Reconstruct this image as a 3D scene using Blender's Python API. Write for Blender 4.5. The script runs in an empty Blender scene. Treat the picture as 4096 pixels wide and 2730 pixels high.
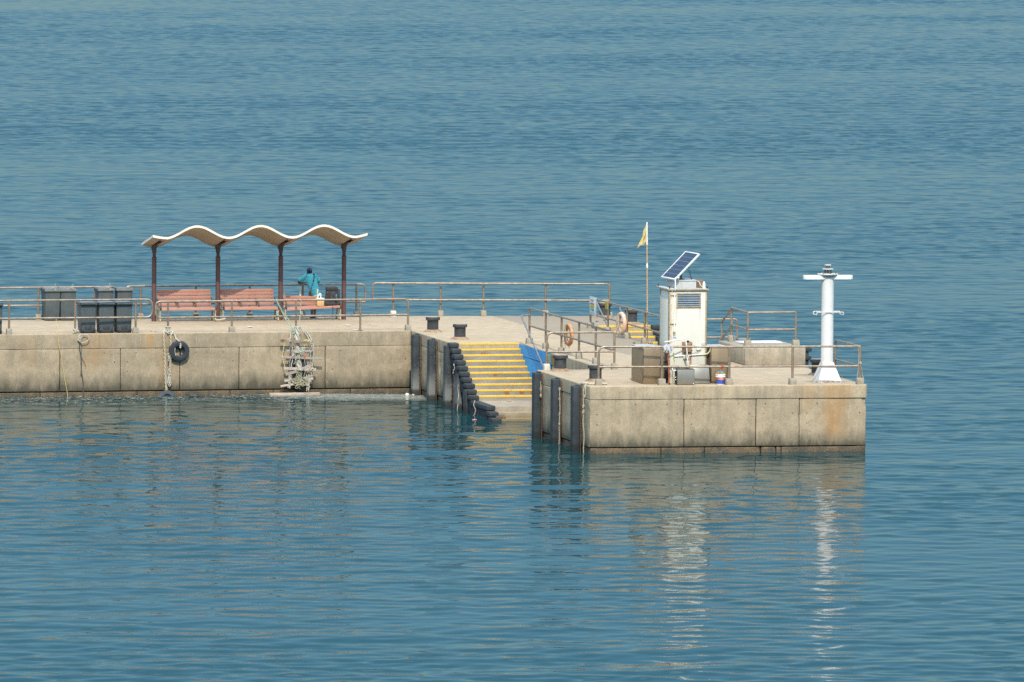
import bpy, bmesh, math, random
from mathutils import Vector, Matrix, noise as mnoise
R = math.radians
random.seed(7)
SC = bpy.context.scene
COL = SC.collection
# ---------------------------------------------------------------- render set-up
SC.view_settings.view_transform = 'Standard'
SC.view_settings.look = 'None'
SC.view_settings.exposure = 0
SC.view_settings.gamma = 1
SC.cycles.use_denoising = False
SC.cycles.max_bounces = 6
SC.cycles.sample_clamp_indirect = 6
SC.cycles.caustics_reflective = False
SC.cycles.caustics_refractive = False

# ---------------------------------------------------------------- materials
class NT:
    """small helper to write node maths as code"""
    def __init__(s, name):
        s.m = bpy.data.materials.new(name); s.m.use_nodes = True
        s.t = s.m.node_tree; s.n = s.t.nodes; s.l = s.t.links
        s.b = s.n['Principled BSDF']
        s.geo = None
    def pos(s):
        if not s.geo: s.geo = s.n.new('ShaderNodeNewGeometry')
        return s.geo.outputs['Position']
    def nrm(s):
        s.pos(); return s.geo.outputs['Normal']
    def plug(s, sock, v):
        if isinstance(v, bpy.types.NodeSocket): s.l.new(v, sock)
        elif isinstance(v, (tuple, list)) and len(v) == 3 and sock.type == 'RGBA': sock.default_value = (*v, 1)
        else: sock.default_value = v
    def math(s, op, a, b=0.0, c=None, clamp=False):
        n = s.n.new('ShaderNodeMath'); n.operation = op; n.use_clamp = clamp
        s.plug(n.inputs[0], a); s.plug(n.inputs[1], b)
        if c is not None: s.plug(n.inputs[2], c)
        return n.outputs[0]
    def vmul(s, a, v):
        n = s.n.new('ShaderNodeVectorMath'); n.operation = 'MULTIPLY'
        s.plug(n.inputs[0], a); n.inputs[1].default_value = v
        return n.outputs[0]
    def vadd(s, a, b):
        n = s.n.new('ShaderNodeVectorMath'); n.operation = 'ADD'
        s.plug(n.inputs[0], a); s.plug(n.inputs[1], b)
        return n.outputs[0]
    def xyz(s, a):
        n = s.n.new('ShaderNodeSeparateXYZ'); s.plug(n.inputs[0], a); return n.outputs
    def noise(s, vec, scale, detail=3, rough=0.55, dist=0.0, color=False):
        n = s.n.new('ShaderNodeTexNoise'); s.plug(n.inputs['Vector'], vec)
        n.inputs['Scale'].default_value = scale; n.inputs['Detail'].default_value = detail
        n.inputs['Roughness'].default_value = rough; n.inputs['Distortion'].default_value = dist
        return n.outputs['Color' if color else 'Fac']
    def rng(s, v, a, b, lo=0.0, hi=1.0, smooth=False):
        n = s.n.new('ShaderNodeMapRange'); n.clamp = True
        if smooth: n.interpolation_type = 'SMOOTHSTEP'
        s.plug(n.inputs[0], v); s.plug(n.inputs[1], a); s.plug(n.inputs[2], b)
        s.plug(n.inputs[3], lo); s.plug(n.inputs[4], hi)
        return n.outputs[0]
    def mix(s, f, a, b, mode='MIX'):
        n = s.n.new('ShaderNodeMix'); n.data_type = 'RGBA'; n.blend_type = mode
        s.plug(n.inputs[0], f); s.plug(n.inputs[6], a); s.plug(n.inputs[7], b)
        return n.outputs[2]
    def bump(s, h, dist, strength=1.0, normal=None):
        n = s.n.new('ShaderNodeBump'); s.plug(n.inputs['Height'], h)
        n.inputs['Distance'].default_value = dist; n.inputs['Strength'].default_value = strength
        if normal: s.plug(n.inputs['Normal'], normal)
        return n.outputs[0]
    def set(s, **k):
        names = dict(col='Base Color', rough='Roughness', metal='Metallic', normal='Normal', ior='IOR', spec='Specular IOR Level', sheen='Sheen Weight', coat='Coat Weight')
        for a, v in k.items(): s.plug(s.b.inputs[names[a]], v)
        return s.m

def worn(name, base, alt, scale=6.0, rough=0.7, metal=0.0, lo=0.35, hi=0.65, fine=0.12, rust=0.0, rust_col=(0.22, 0.085, 0.03), bump=0.0, spec=0.5):
    """a weathered surface: two tones, fine speckle, optional rust blooms"""
    t = NT(name); p = t.pos()
    a = t.rng(t.noise(p, scale, 4), lo, hi)
    c = t.mix(a, base, alt)
    f = t.rng(t.noise(p, scale * 9, 2), 0.3, 0.7, 1 - fine, 1 + fine)
    c = t.mix(1.0, c, t_gray(t, f), 'MULTIPLY')
    if rust > 0:
        r = t.rng(t.noise(t.vmul(p, (1, 1, 0.6)), scale * 1.7, 5, 0.65), 1 - rust, min(1.0, 1.12 - rust))
        c = t.mix(r, c, rust_col)
        t.set(metal=t.math('MULTIPLY', t.math('SUBTRACT', 1.0, r), metal))
    else:
        t.set(metal=metal)
    if bump: t.set(normal=t.bump(t.noise(p, scale * 6, 3), bump))
    return t.set(col=c, rough=rough, spec=spec)
def t_gray(t, f):
    n = t.n.new('ShaderNodeCombineColor')
    for i in range(3): t.l.new(f, n.inputs[i])
    return n.outputs[0]

def gauss(t, x, c, w):
    """soft bump of width w around c"""
    d = t.math('ABSOLUTE', t.math('SUBTRACT', x, c))
    return t.rng(d, 0.0, w, 1.0, 0.0, smooth=True)

def concrete(name, base=(0.34, 0.30, 0.225), alt=(0.25, 0.225, 0.175), wall=True, rusts=(), deck=False, patch=False, grey=0.0, tint=1.0, steps=False):
    t = NT(name); p = t.pos(); x, y, z = t.xyz(p)
    big = t.rng(t.noise(p, 0.55, 4, 0.6), 0.34, 0.66)
    c = t.mix(big, base, alt)
    mid = t.rng(t.noise(p, 3.1, 5, 0.6), 0.3, 0.7, 0.84, 1.14)
    c = t.mix(1.0, c, t_gray(t, mid), 'MULTIPLY')
    sp = t.rng(t.noise(p, 34, 3, 0.7), 0.3, 0.7, 0.92 if deck else 0.82, 1.08 if deck else 1.18)
    c = t.mix(1.0, c, t_gray(t, sp), 'MULTIPLY')
    pit = t.rng(t.noise(p, 22, 2, 0.5), 0.24, 0.3, 0.62, 1.0)
    c = t.mix(1.0, c, t_gray(t, pit), 'MULTIPLY')
    if wall:
        # run-off streaks down the faces
        st = t.noise(t.vmul(p, (1, 1, 0.13)), 4.2, 5, 0.65)
        c = t.mix(t.rng(st, 0.52, 0.72, 0, 0.36), c, (0.20, 0.175, 0.135))
        dr = t.rng(t.noise(t.vmul(p, (1, 1, 0.05)), 13.0, 3, 0.6), 0.60, 0.72, 0, 0.30)
        c = t.mix(t.math('MULTIPLY', dr, t.rng(z, -1.6, -0.2)), c, (0.15, 0.13, 0.10))
        wl = t.rng(t.noise(t.vmul(p, (1, 1, 0.16)), 15.0, 3, 0.6, 0.6), 0.58, 0.67, 0, 0.4)
        c = t.mix(wl, c, (0.46, 0.39, 0.27))
        # grimy tide band above the water, ragged at the top
        edge = t.math('MULTIPLY_ADD', t.math('SUBTRACT', t.noise(t.vmul(p, (1, 1, 0.35)), 3.4, 6, 0.68), 0.5), 0.95, z)
        c = t.mix(t.rng(edge, -1.72, -1.22, 0.85, 0.0), c, (0.085, 0.08, 0.058))
        c = t.mix(t.rng(edge, -1.86, -1.62, 0.55, 0.0), c, (0.055, 0.056, 0.038))
        # dirt under the coping edge
        c = t.mix(t.math('MULTIPLY', t.rng(z, -0.75, -0.36, 0.0, 0.22), t.rng(st, 0.4, 0.65)), c, (0.15, 0.14, 0.11))
    if deck:
        st = t.noise(t.vmul(p, (0.25, 1, 1)), 2.2, 5, 0.6)
        c = t.mix(t.rng(st, 0.47, 0.68, 0, 0.4), c, (0.30, 0.245, 0.17))
        c = t.mix(t.rng(t.noise(p, 1.3, 4, 0.65), 0.60, 0.74, 0, 0.42), c, (0.24, 0.20, 0.15))
        c = t.mix(t.rng(t.noise(p, 0.8, 4, 0.7), 0.64, 0.76, 0, 0.45), c, (0.42, 0.24, 0.11))
    if steps:
        c = t.mix(t.rng(z, -1.50, -1.56, 0, 0.75), c, t.mix(t.rng(t.noise(p, 3, 4), 0.35, 0.65), (0.36, 0.30, 0.22), (0.26, 0.22, 0.17)))
        c = t.mix(t.rng(z, -1.68, -1.90, 0, 0.8), c, (0.17, 0.13, 0.06))
        for rx, ry, rz in ((1.15, 15.6, -1.33), (1.62, 15.6, -1.30), (1.95, 15.6, -1.33), (1.08, 15.0, -1.50), (1.0, 16.6, -0.82), (0.9, 17.9, -0.36), (6.9, 25.1, -0.4)):
            gx = t.math('MULTIPLY', gauss(t, x, rx, 0.13), t.math('MULTIPLY', gauss(t, y, ry, 0.35), gauss(t, z, rz, 0.16)))
            c = t.mix(t.rng(t.math('MULTIPLY', gx, t.rng(t.noise(t.vmul(p, (1, 1, 0.5)), 11, 3), 0.25, 0.55)), 0.05, 0.4, 0, 0.85), c, (0.22, 0.085, 0.03))
    if patch:
        w = t.math('ADD', x, t.math('MULTIPLY', t.math('SUBTRACT', t.noise(p, 1.5, 3), 0.5), 0.5))
        m = t.math('MULTIPLY', t.rng(w, 4.10, 4.22), t.rng(y, 12.6, 12.9))
        c = t.mix(m, c, t.mix(t.rng(t.noise(p, 6, 4), 0.3, 0.7), (0.30, 0.245, 0.18), (0.25, 0.205, 0.15)))
    for (cx, w, z0, z1, amt) in rusts:
        g = gauss(t, t.math('ADD', x, t.math('MULTIPLY', t.math('SUBTRACT', t.noise(p, 2.2, 3), 0.5), w * 0.8)), cx, w)
        s = t.rng(t.noise(t.vmul(p, (1, 1, 0.12)), 5.5, 4, 0.6), 0.30, 0.62)
        m = t.math('MULTIPLY', t.math('MULTIPLY', g, s), t.math('MULTIPLY', t.rng(z, z0, z0 + 0.5), amt))
        if z1 < 0: m = t.math('MULTIPLY', m, t.rng(z, z1, z1 - 0.06))
        c = t.mix(m, c, (0.37, 0.215, 0.09))
    if tint != 1.0: c = t.mix(1.0, c, (tint, tint, tint), 'MULTIPLY')
    h = t.math('ADD', t.math('MULTIPLY', t.noise(p, 30, 4, 0.7), 0.5), t.noise(p, 5, 3, 0.6))
    return t.set(col=c, rough=0.9, spec=0.25, normal=t.bump(h, 0.012))

M = {}
RUST_F = [(7.25, 0.60, -1.75, 0.1, 0.95), (6.45, 0.40, -0.9, 0.1, 0.6), (7.65, 0.2, -0.8, 0.1, 0.5), (3.2, 0.5, -0.7, 0.1, 0.18)]
RUST_L = [(-10.35, 0.42, -1.3, 0.1, 0.75), (-8.55, 0.28, -0.75, 0.1, 0.9), (-8.0, 0.6, -1.75, 0.1, 0.4), (-12.4, 0.5, -1.4, 0.1, 0.25), (-9.9, 0.4, -1.2, 0.1, 0.3)]
M['coping_f'] = concrete('coping front', (0.425, 0.345, 0.235), (0.34, 0.28, 0.19), rusts=RUST_F)
M['coping_l'] = concrete('coping arm', (0.35, 0.285, 0.195), (0.285, 0.235, 0.162), rusts=RUST_L)
M['wall_f'] = concrete('wall front', (0.41, 0.332, 0.226), (0.33, 0.27, 0.185), rusts=RUST_F)
M['wall_l'] = concrete('wall arm', (0.365, 0.297, 0.203), (0.295, 0.242, 0.167), rusts=RUST_L)
M['deck'] = concrete('deck', (0.42, 0.33, 0.225), (0.37, 0.29, 0.20), wall=False, deck=True, patch=True)
M['core'] = worn('dark joint', (0.045, 0.042, 0.035), (0.03, 0.03, 0.026))
M['weed'] = worn('weedy footing', (0.135, 0.092, 0.048), (0.06, 0.05, 0.034), 3.5, 0.75, fine=0.4, bump=0.02)
M['stair'] = concrete('stair concrete', (0.275, 0.25, 0.205), (0.20, 0.185, 0.155), wall=False, deck=False, steps=True)
M['footing'] = worn('footing concrete', (0.36, 0.32, 0.25), (0.27, 0.245, 0.195), 9, 0.9, bump=0.006, spec=0.2)
M['platform'] = concrete('platform concrete', (0.38, 0.325, 0.245), (0.31, 0.27, 0.205), wall=True)
M['yellow'] = worn('yellow paint', (0.74, 0.46, 0.035), (0.66, 0.40, 0.04), 5, 0.55, fine=0.14, rust=0.34, rust_col=(0.36, 0.27, 0.12))
M['blue'] = worn('blue paint', (0.03, 0.34, 0.74), (0.025, 0.28, 0.64), 3, 0.6, fine=0.15, rust=0.27, rust_col=(0.10, 0.16, 0.22))
M['rubber'] = worn('black rubber', (0.024, 0.031, 0.036), (0.042, 0.050, 0.056), 4, 0.75, fine=0.3, spec=0.3)
def tide_rubber():
    t = NT('tide marked rubber'); p = t.pos(); x, y, z = t.xyz(p)
    c = t.mix(t.rng(t.noise(p, 4, 4), 0.35, 0.65), (0.024, 0.033, 0.039), (0.042, 0.051, 0.058))
    e = t.math('MULTIPLY_ADD', t.math('SUBTRACT', t.noise(t.vmul(p, (1, 1, 0.3)), 5, 4), 0.5), 0.7, z)
    far = t.rng(y, 15.5, 17.0)
    c = t.mix(t.math('MULTIPLY', t.math('MULTIPLY', t.rng(e, -0.95, -1.6, 0.0, 0.62), far), t.rng(z, -2.0, -1.75)), c, (0.30, 0.31, 0.29))
    w = t.math('MULTIPLY', t.rng(t.noise(p, 26, 2), 0.68, 0.72, 0, 0.75), far)
    c = t.mix(w, c, (0.42, 0.43, 0.42))
    c = t.mix(t.rng(z, -1.72, -1.80, 0.0, 0.75), c, (0.018, 0.022, 0.022))
    return t.set(col=c, rough=0.7, spec=0.3)
M['fender'] = tide_rubber()
M['rustplate'] = worn('rusted steel', (0.065, 0.045, 0.035), (0.12, 0.065, 0.035), 6, 0.85, fine=0.3)
M['iron'] = worn('bollard iron', (0.036, 0.042, 0.047), (0.062, 0.064, 0.066), 7, 0.75, fine=0.35, rust=0.24, rust_col=(0.13, 0.065, 0.035), bump=0.008, spec=0.3)
M['iron_top'] = worn('bollard crown', (0.36, 0.30, 0.22), (0.25, 0.21, 0.16), 8, 0.9, fine=0.2)
M['iron_rust'] = worn('bollard flange', (0.20, 0.11, 0.055), (0.34, 0.25, 0.16), 8, 0.9, fine=0.25)
M['rail'] = worn('weathered rail pipe', (0.38, 0.31, 0.235), (0.25, 0.19, 0.135), 7, 0.38, 0.5, fine=0.15, rust=0.36, rust_col=(0.15, 0.095, 0.06))
M['post'] = worn('weathered rail post', (0.30, 0.225, 0.155), (0.21, 0.155, 0.105), 5, 0.45, 0.3, fine=0.18, rust=0.34, rust_col=(0.13, 0.07, 0.04))
M['galv'] = worn('dull grey pipe', (0.19, 0.20, 0.215), (0.13, 0.14, 0.155), 6, 0.6, 0.0)

# ---------------------------------------------------------------- mesh builder
class MB:
    def __init__(s): s.bm = bmesh.new(); s.mi = 0
    def _take(s, b2):
        me = bpy.data.meshes.new('tmp'); b2.to_mesh(me); b2.free()
        if s.mi:
            for f in me.polygons: f.material_index = s.mi
        s.bm.from_mesh(me); bpy.data.meshes.remove(me)
    def box(s, x0, x1, y0, y1, z0, z1, bev=0.0, mat=None, seg=2, taper=0.0):
        b = bmesh.new(); bmesh.ops.create_cube(b, size=1.0)
        for v in b.verts:
            k = 1 - taper * (v.co.z + 0.5)
            v.co = Vector(((x0 + x1) / 2 + v.co.x * k * (x1 - x0), (y0 + y1) / 2 + v.co.y * k * (y1 - y0), (z0 + z1) / 2 + v.co.z * (z1 - z0)))
        if bev: bmesh.ops.bevel(b, geom=list(b.edges) + list(b.verts), offset=bev, segments=seg, affect='EDGES', profile=0.5)
        if mat is not None: bmesh.ops.transform(b, matrix=mat, verts=b.verts)
        s._take(b); return s
    def poly(s, pts, z0, z1, bev=0.0, seg=2, sub=0):
        b = bmesh.new()
        vs = [b.verts.new((x, y, z1)) for x, y in pts]
        f = b.faces.new(vs); f.normal_update()
        if f.normal.z < 0: f.normal_flip()
        r = bmesh.ops.extrude_face_region(b, geom=[f])
        for e in r['geom']:
            if isinstance(e, bmesh.types.BMVert): e.co.z = z0
        bmesh.ops.recalc_face_normals(b, faces=b.faces)
        if bev:
            ed = [e for e in b.edges if not (abs(e.verts[0].co.z - z0) < 1e-6 and abs(e.verts[1].co.z - z0) < 1e-6)]
            bmesh.ops.bevel(b, geom=ed, offset=bev, segments=seg, affect='EDGES', profile=0.5)
        s._take(b); return s
    def prism(s, pts, axis, a, b_, bev=0.0):
        """extrude a 2-D outline along an axis ('x': pts are (y,z); 'y': (x,z))"""
        b = bmesh.new()
        mk = (lambda p, t: (t, p[0], p[1])) if axis == 'x' else (lambda p, t: (p[0], t, p[1]))
        f = b.faces.new([b.verts.new(mk(p, a)) for p in pts])
        r = bmesh.ops.extrude_face_region(b, geom=[f])
        d = (b_ - a)
        for e in r['geom']:
            if isinstance(e, bmesh.types.BMVert):
                if axis == 'x': e.co.x += d
                else: e.co.y += d
        bmesh.ops.recalc_face_normals(b, faces=b.faces)
        if bev: bmesh.ops.bevel(b, geom=list(b.edges), offset=bev, segments=2, affect='EDGES', profile=0.5)
        s._take(b); return s
    def cyl(s, p0, p1, r0, r1=None, n=16, cap=True):
        return s.sweep([p0, p1], [r0, r0 if r1 is None else r1], n, cap)
    def sweep(s, pts, rad, n=10, cap=True, closed=False, squash=None):
        b = bmesh.new(); pts = [Vector(p) for p in pts]
        if not isinstance(rad, (list, tuple)): rad = [rad] * len(pts)
        N = len(pts); rings = []; u = None
        for i, p in enumerate(pts):
            if closed: d = (pts[(i + 1) % N] - pts[i - 1])
            else: d = pts[min(i + 1, N - 1)] - pts[max(i - 1, 0)]
            d = d.normalized() if d.length > 1e-9 else Vector((0, 0, 1))
            if u is None:
                u = d.orthogonal().normalized() if abs(d.z) > 0.9 else d.cross(Vector((0, 0, 1))).normalized()
            u = (u - d * u.dot(d)).normalized(); w = d.cross(u)
            rings.append([b.verts.new(p + (u * math.cos(2 * math.pi * k / n) + w * math.sin(2 * math.pi * k / n)) * rad[i]) for k in range(n)])
        for i in range(N if closed else N - 1):
            a, c = rings[i], rings[(i + 1) % N]
            for k in range(n): b.faces.new((a[k], a[(k + 1) % n], c[(k + 1) % n], c[k]))
        if cap and not closed:
            b.faces.new(rings[0][::-1]); b.faces.new(rings[-1])
        bmesh.ops.recalc_face_normals(b, faces=b.faces)
        s._take(b); return s
    def lathe(s, prof, c=(0, 0, 0), n=32, sx=1.0, sy=1.0, mat=None):
        b = bmesh.new(); rings = []
        for r, z in prof:
            if r < 1e-5: rings.append([b.verts.new((c[0], c[1], c[2] + z))])
            else: rings.append([b.verts.new((c[0] + r * sx * math.cos(2 * math.pi * k / n), c[1] + r * sy * math.sin(2 * math.pi * k / n), c[2] + z)) for k in range(n)])
        for a, d in zip(rings, rings[1:]):
            for k in range(n):
                q = [a[k % len(a)], a[(k + 1) % len(a)], d[(k + 1) % len(d)], d[k % len(d)]]
                q2 = []
                for v in q:
                    if v not in q2: q2.append(v)
                if len(q2) > 2: b.faces.new(q2)
        if len(rings[0]) > 1: b.faces.new(rings[0][::-1])
        if len(rings[-1]) > 1: b.faces.new(rings[-1])
        bmesh.ops.recalc_face_normals(b, faces=b.faces)
        if mat is not None: bmesh.ops.transform(b, matrix=mat, verts=b.verts)
        s._take(b); return s
    def ball(s, c, r, sx=1, sy=1, sz=1, sub=2, mat=None):
        b = bmesh.new(); bmesh.ops.create_icosphere(b, subdivisions=sub, radius=r)
        for v in b.verts: v.co = Vector((c[0] + v.co.x * sx, c[1] + v.co.y * sy, c[2] + v.co.z * sz))
        if mat is not None: bmesh.ops.transform(b, matrix=mat, verts=b.verts)
        s._take(b); return s
    def torus(s, c, R_, r, axis='z', n=40, m=12, mat=None, ry=None):
        pts = []
        for k in range(n):
            a = 2 * math.pi * k / n; ca, sa = R_ * math.cos(a), R_ * math.sin(a)
            pts.append({'z': (ca, sa, 0), 'y': (ca, 0, sa), 'x': (0, ca, sa)}[axis])
        pts = [Vector(p) for p in pts]
        if mat is not None: pts = [mat @ p for p in pts]
        return s.sweep([p + Vector(c) for p in pts], r, m, closed=True)
    def face(s, pts):
        s.bm.faces.new([s.bm.verts.new(p) for p in pts]); return s
    def wobble(s, amp, sc=2.0, seed=0):
        for v in s.bm.verts:
            v.co += mnoise.noise_vector(v.co * sc + Vector((seed, seed * 2, 0))) * amp
        return s
def _build(s, name, mat, parent=None, smooth=True, ang=38, world=True):
    """link the collected shapes as ONE mesh object (world: shapes are in world metres, else in the parent's own frame)"""
    off = Vector((0, 0, 0))
    if world and parent is not None:
        q = parent
        while q is not None: off += Vector(q.location); q = q.parent
        for v in s.bm.verts: v.co -= off
    me = bpy.data.meshes.new(name)
    s.bm.to_mesh(me); s.bm.free()
    for m_ in (mat if isinstance(mat, (list, tuple)) else [mat]): me.materials.append(m_)
    if smooth:
        for f in me.polygons: f.use_smooth = True
        me.set_sharp_from_angle(angle=R(ang))
    o = bpy.data.objects.new(name, me); COL.objects.link(o)
    if parent is not None: o.parent = parent
    return o
MB.build = _build

def fillet(pts, r, n=6):
    """round the inner corners of a 3-D polyline"""
    pts = [Vector(p) for p in pts]; out = [pts[0]]
    for a, b, c in zip(pts, pts[1:], pts[2:]):
        u = (a - b); v = (c - b)
        k = min(r, u.length * 0.49, v.length * 0.49)
        p, q = b + u.normalized() * k, b + v.normalized() * k
        for i in range(n + 1):
            t = i / n
            out.append(p * (1 - t) ** 2 + b * 2 * t * (1 - t) + q * t ** 2)
    out.append(pts[-1]); return out
def sag(a, b, d, n=10, side=(0, 0, 0)):
    a, b = Vector(a), Vector(b); out = []
    for i in range(n + 1):
        t = i / n; k = 4 * t * (1 - t)
        out.append(a.lerp(b, t) + Vector((0, 0, -d * k)) + Vector(side) * k)
    return out
def squiggle(a, b, amp, n, seed, fr=3.0):
    a, b = Vector(a), Vector(b); out = []
    for i in range(n + 1):
        t = i / n
        out.append(a.lerp(b, t) + mnoise.noise_vector(Vector((t * fr, seed * 7.3, seed))) * amp * min(1, 6 * t, 6 * (1 - t) + 0.2))
    return out

def thing(name, label, cat, loc=(0, 0, 0), rotz=0.0, group=None):
    o = bpy.data.objects.new(name, None); COL.objects.link(o)
    o.empty_display_size = 0.2
    o.location = loc; o.rotation_euler = (0, 0, rotz)
    o['label'] = label; o['category'] = cat
    if group: o['group'] = group
    return o
def tag(o, label, cat, group=None):
    o['label'] = label; o['category'] = cat
    if group: o['group'] = group
    return o
def dup(root, loc, rotz, label, group=None):
    """copy of a thing with copies of its parts and their sub-parts"""
    r = root.copy(); COL.objects.link(r); r.location = loc; r.rotation_euler = (0, 0, rotz); r['label'] = label
    if group: r['group'] = group
    for ch in list(root.children):
        c = ch.copy(); COL.objects.link(c); c.parent = r
        for g in list(ch.children):
            d = g.copy(); COL.objects.link(d); d.parent = c
    return r
# ---------------------------------------------------------------- camera
cam = bpy.data.cameras.new('camera'); camo = bpy.data.objects.new('camera', cam); COL.objects.link(camo)
cam.sensor_fit = 'HORIZONTAL'; cam.sensor_width = 36.0
cam.lens = 36.0 * 32200 / 4096
cam.clip_start = 1.0; cam.clip_end = 30000
_yaw, _pit, _rol = R(13.0), R(3.889), 0.008
_F = Vector((math.sin(_yaw) * math.cos(_pit), math.cos(_yaw) * math.cos(_pit), -math.sin(_pit)))
_R0 = Vector((math.cos(_yaw), -math.sin(_yaw), 0)); _U0 = _R0.cross(_F)
_Rt = _R0 * math.cos(_rol) + _U0 * math.sin(_rol); _Up = _U0 * math.cos(_rol) - _R0 * math.sin(_rol)
mx = Matrix.Identity(4)
for i in range(3): mx[i][0], mx[i][1], mx[i][2] = _Rt[i], _Up[i], -_F[i]
mx[0][3], mx[1][3], mx[2][3] = -54.164, -224.601, 17.0
camo.matrix_world = mx
SC.camera = camo
# ---------------------------------------------------------------- sky and sun
SUN_EL = R(46.0); SUN_DIR = Vector((-0.17, -1.0, 0)).normalized()
SKY_T = [(0.0, (0.33, 0.415, 0.505)), (0.035, (0.27, 0.38, 0.467)), (0.08, (0.29, 0.412, 0.49)), (0.16, (0.365, 0.49, 0.52)), (0.28, (0.52, 0.63, 0.60)), (0.42, (3.4, 2.95, 2.25)), (1.0, (11.3, 8.4, 5.3))]
W = bpy.data.worlds.new('World'); SC.world = W; W.use_nodes = True
wn = W.node_tree.nodes; wl_ = W.node_tree.links
sky = wn.new('ShaderNodeTexSky'); sky.sky_type = 'NISHITA'; sky.sun_disc = False
sky.sun_elevation = SUN_EL; sky.sun_rotation = math.atan2(SUN_DIR.x, SUN_DIR.y)
sky.altitude = 0; sky.air_density = 1.0; sky.dust_density = 0.25; sky.ozone_density = 3.0
bg = wn['Background']; bg.inputs[1].default_value = 0.15
# sea haze: the band above the horizon is a dull blue, the upper dome a milky white
tc = wn.new('ShaderNodeTexCoord'); sp_ = wn.new('ShaderNodeSeparateXYZ'); wl_.new(tc.outputs['Generated'], sp_.inputs[0])
rp = wn.new('ShaderNodeValToRGB'); wl_.new(sp_.outputs[2], rp.inputs[0])
rp.color_ramp.elements[0].position = 0.0; rp.color_ramp.elements[0].color = (*SKY_T[0][1], 1)
rp.color_ramp.elements[1].position = 1.0; rp.color_ramp.elements[1].color = (*SKY_T[-1][1], 1)
for ps, cl in SKY_T[1:-1]:
    e = rp.color_ramp.elements.new(ps); e.color = (*cl, 1)
mxr = wn.new('ShaderNodeMix'); mxr.data_type = 'RGBA'; mxr.blend_type = 'MULTIPLY'; mxr.inputs[0].default_value = 1.0
wl_.new(sky.outputs[0], mxr.inputs[6]); wl_.new(rp.outputs[0], mxr.inputs[7]); wl_.new(mxr.outputs[2], bg.inputs[0])
sun = bpy.data.lights.new('sun', 'SUN'); sun.energy = 3.8; sun.angle = R(0.6); sun.color = (1.0, 0.90, 0.745)
suno = bpy.data.objects.new('sun', sun); COL.objects.link(suno)
sd = Vector((SUN_DIR.x * math.cos(SUN_EL), SUN_DIR.y * math.cos(SUN_EL), math.sin(SUN_EL)))
suno.rotation_euler = sd.to_track_quat('Z', 'Y').to_euler(); suno.location = (-40, -120, 90)

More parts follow.
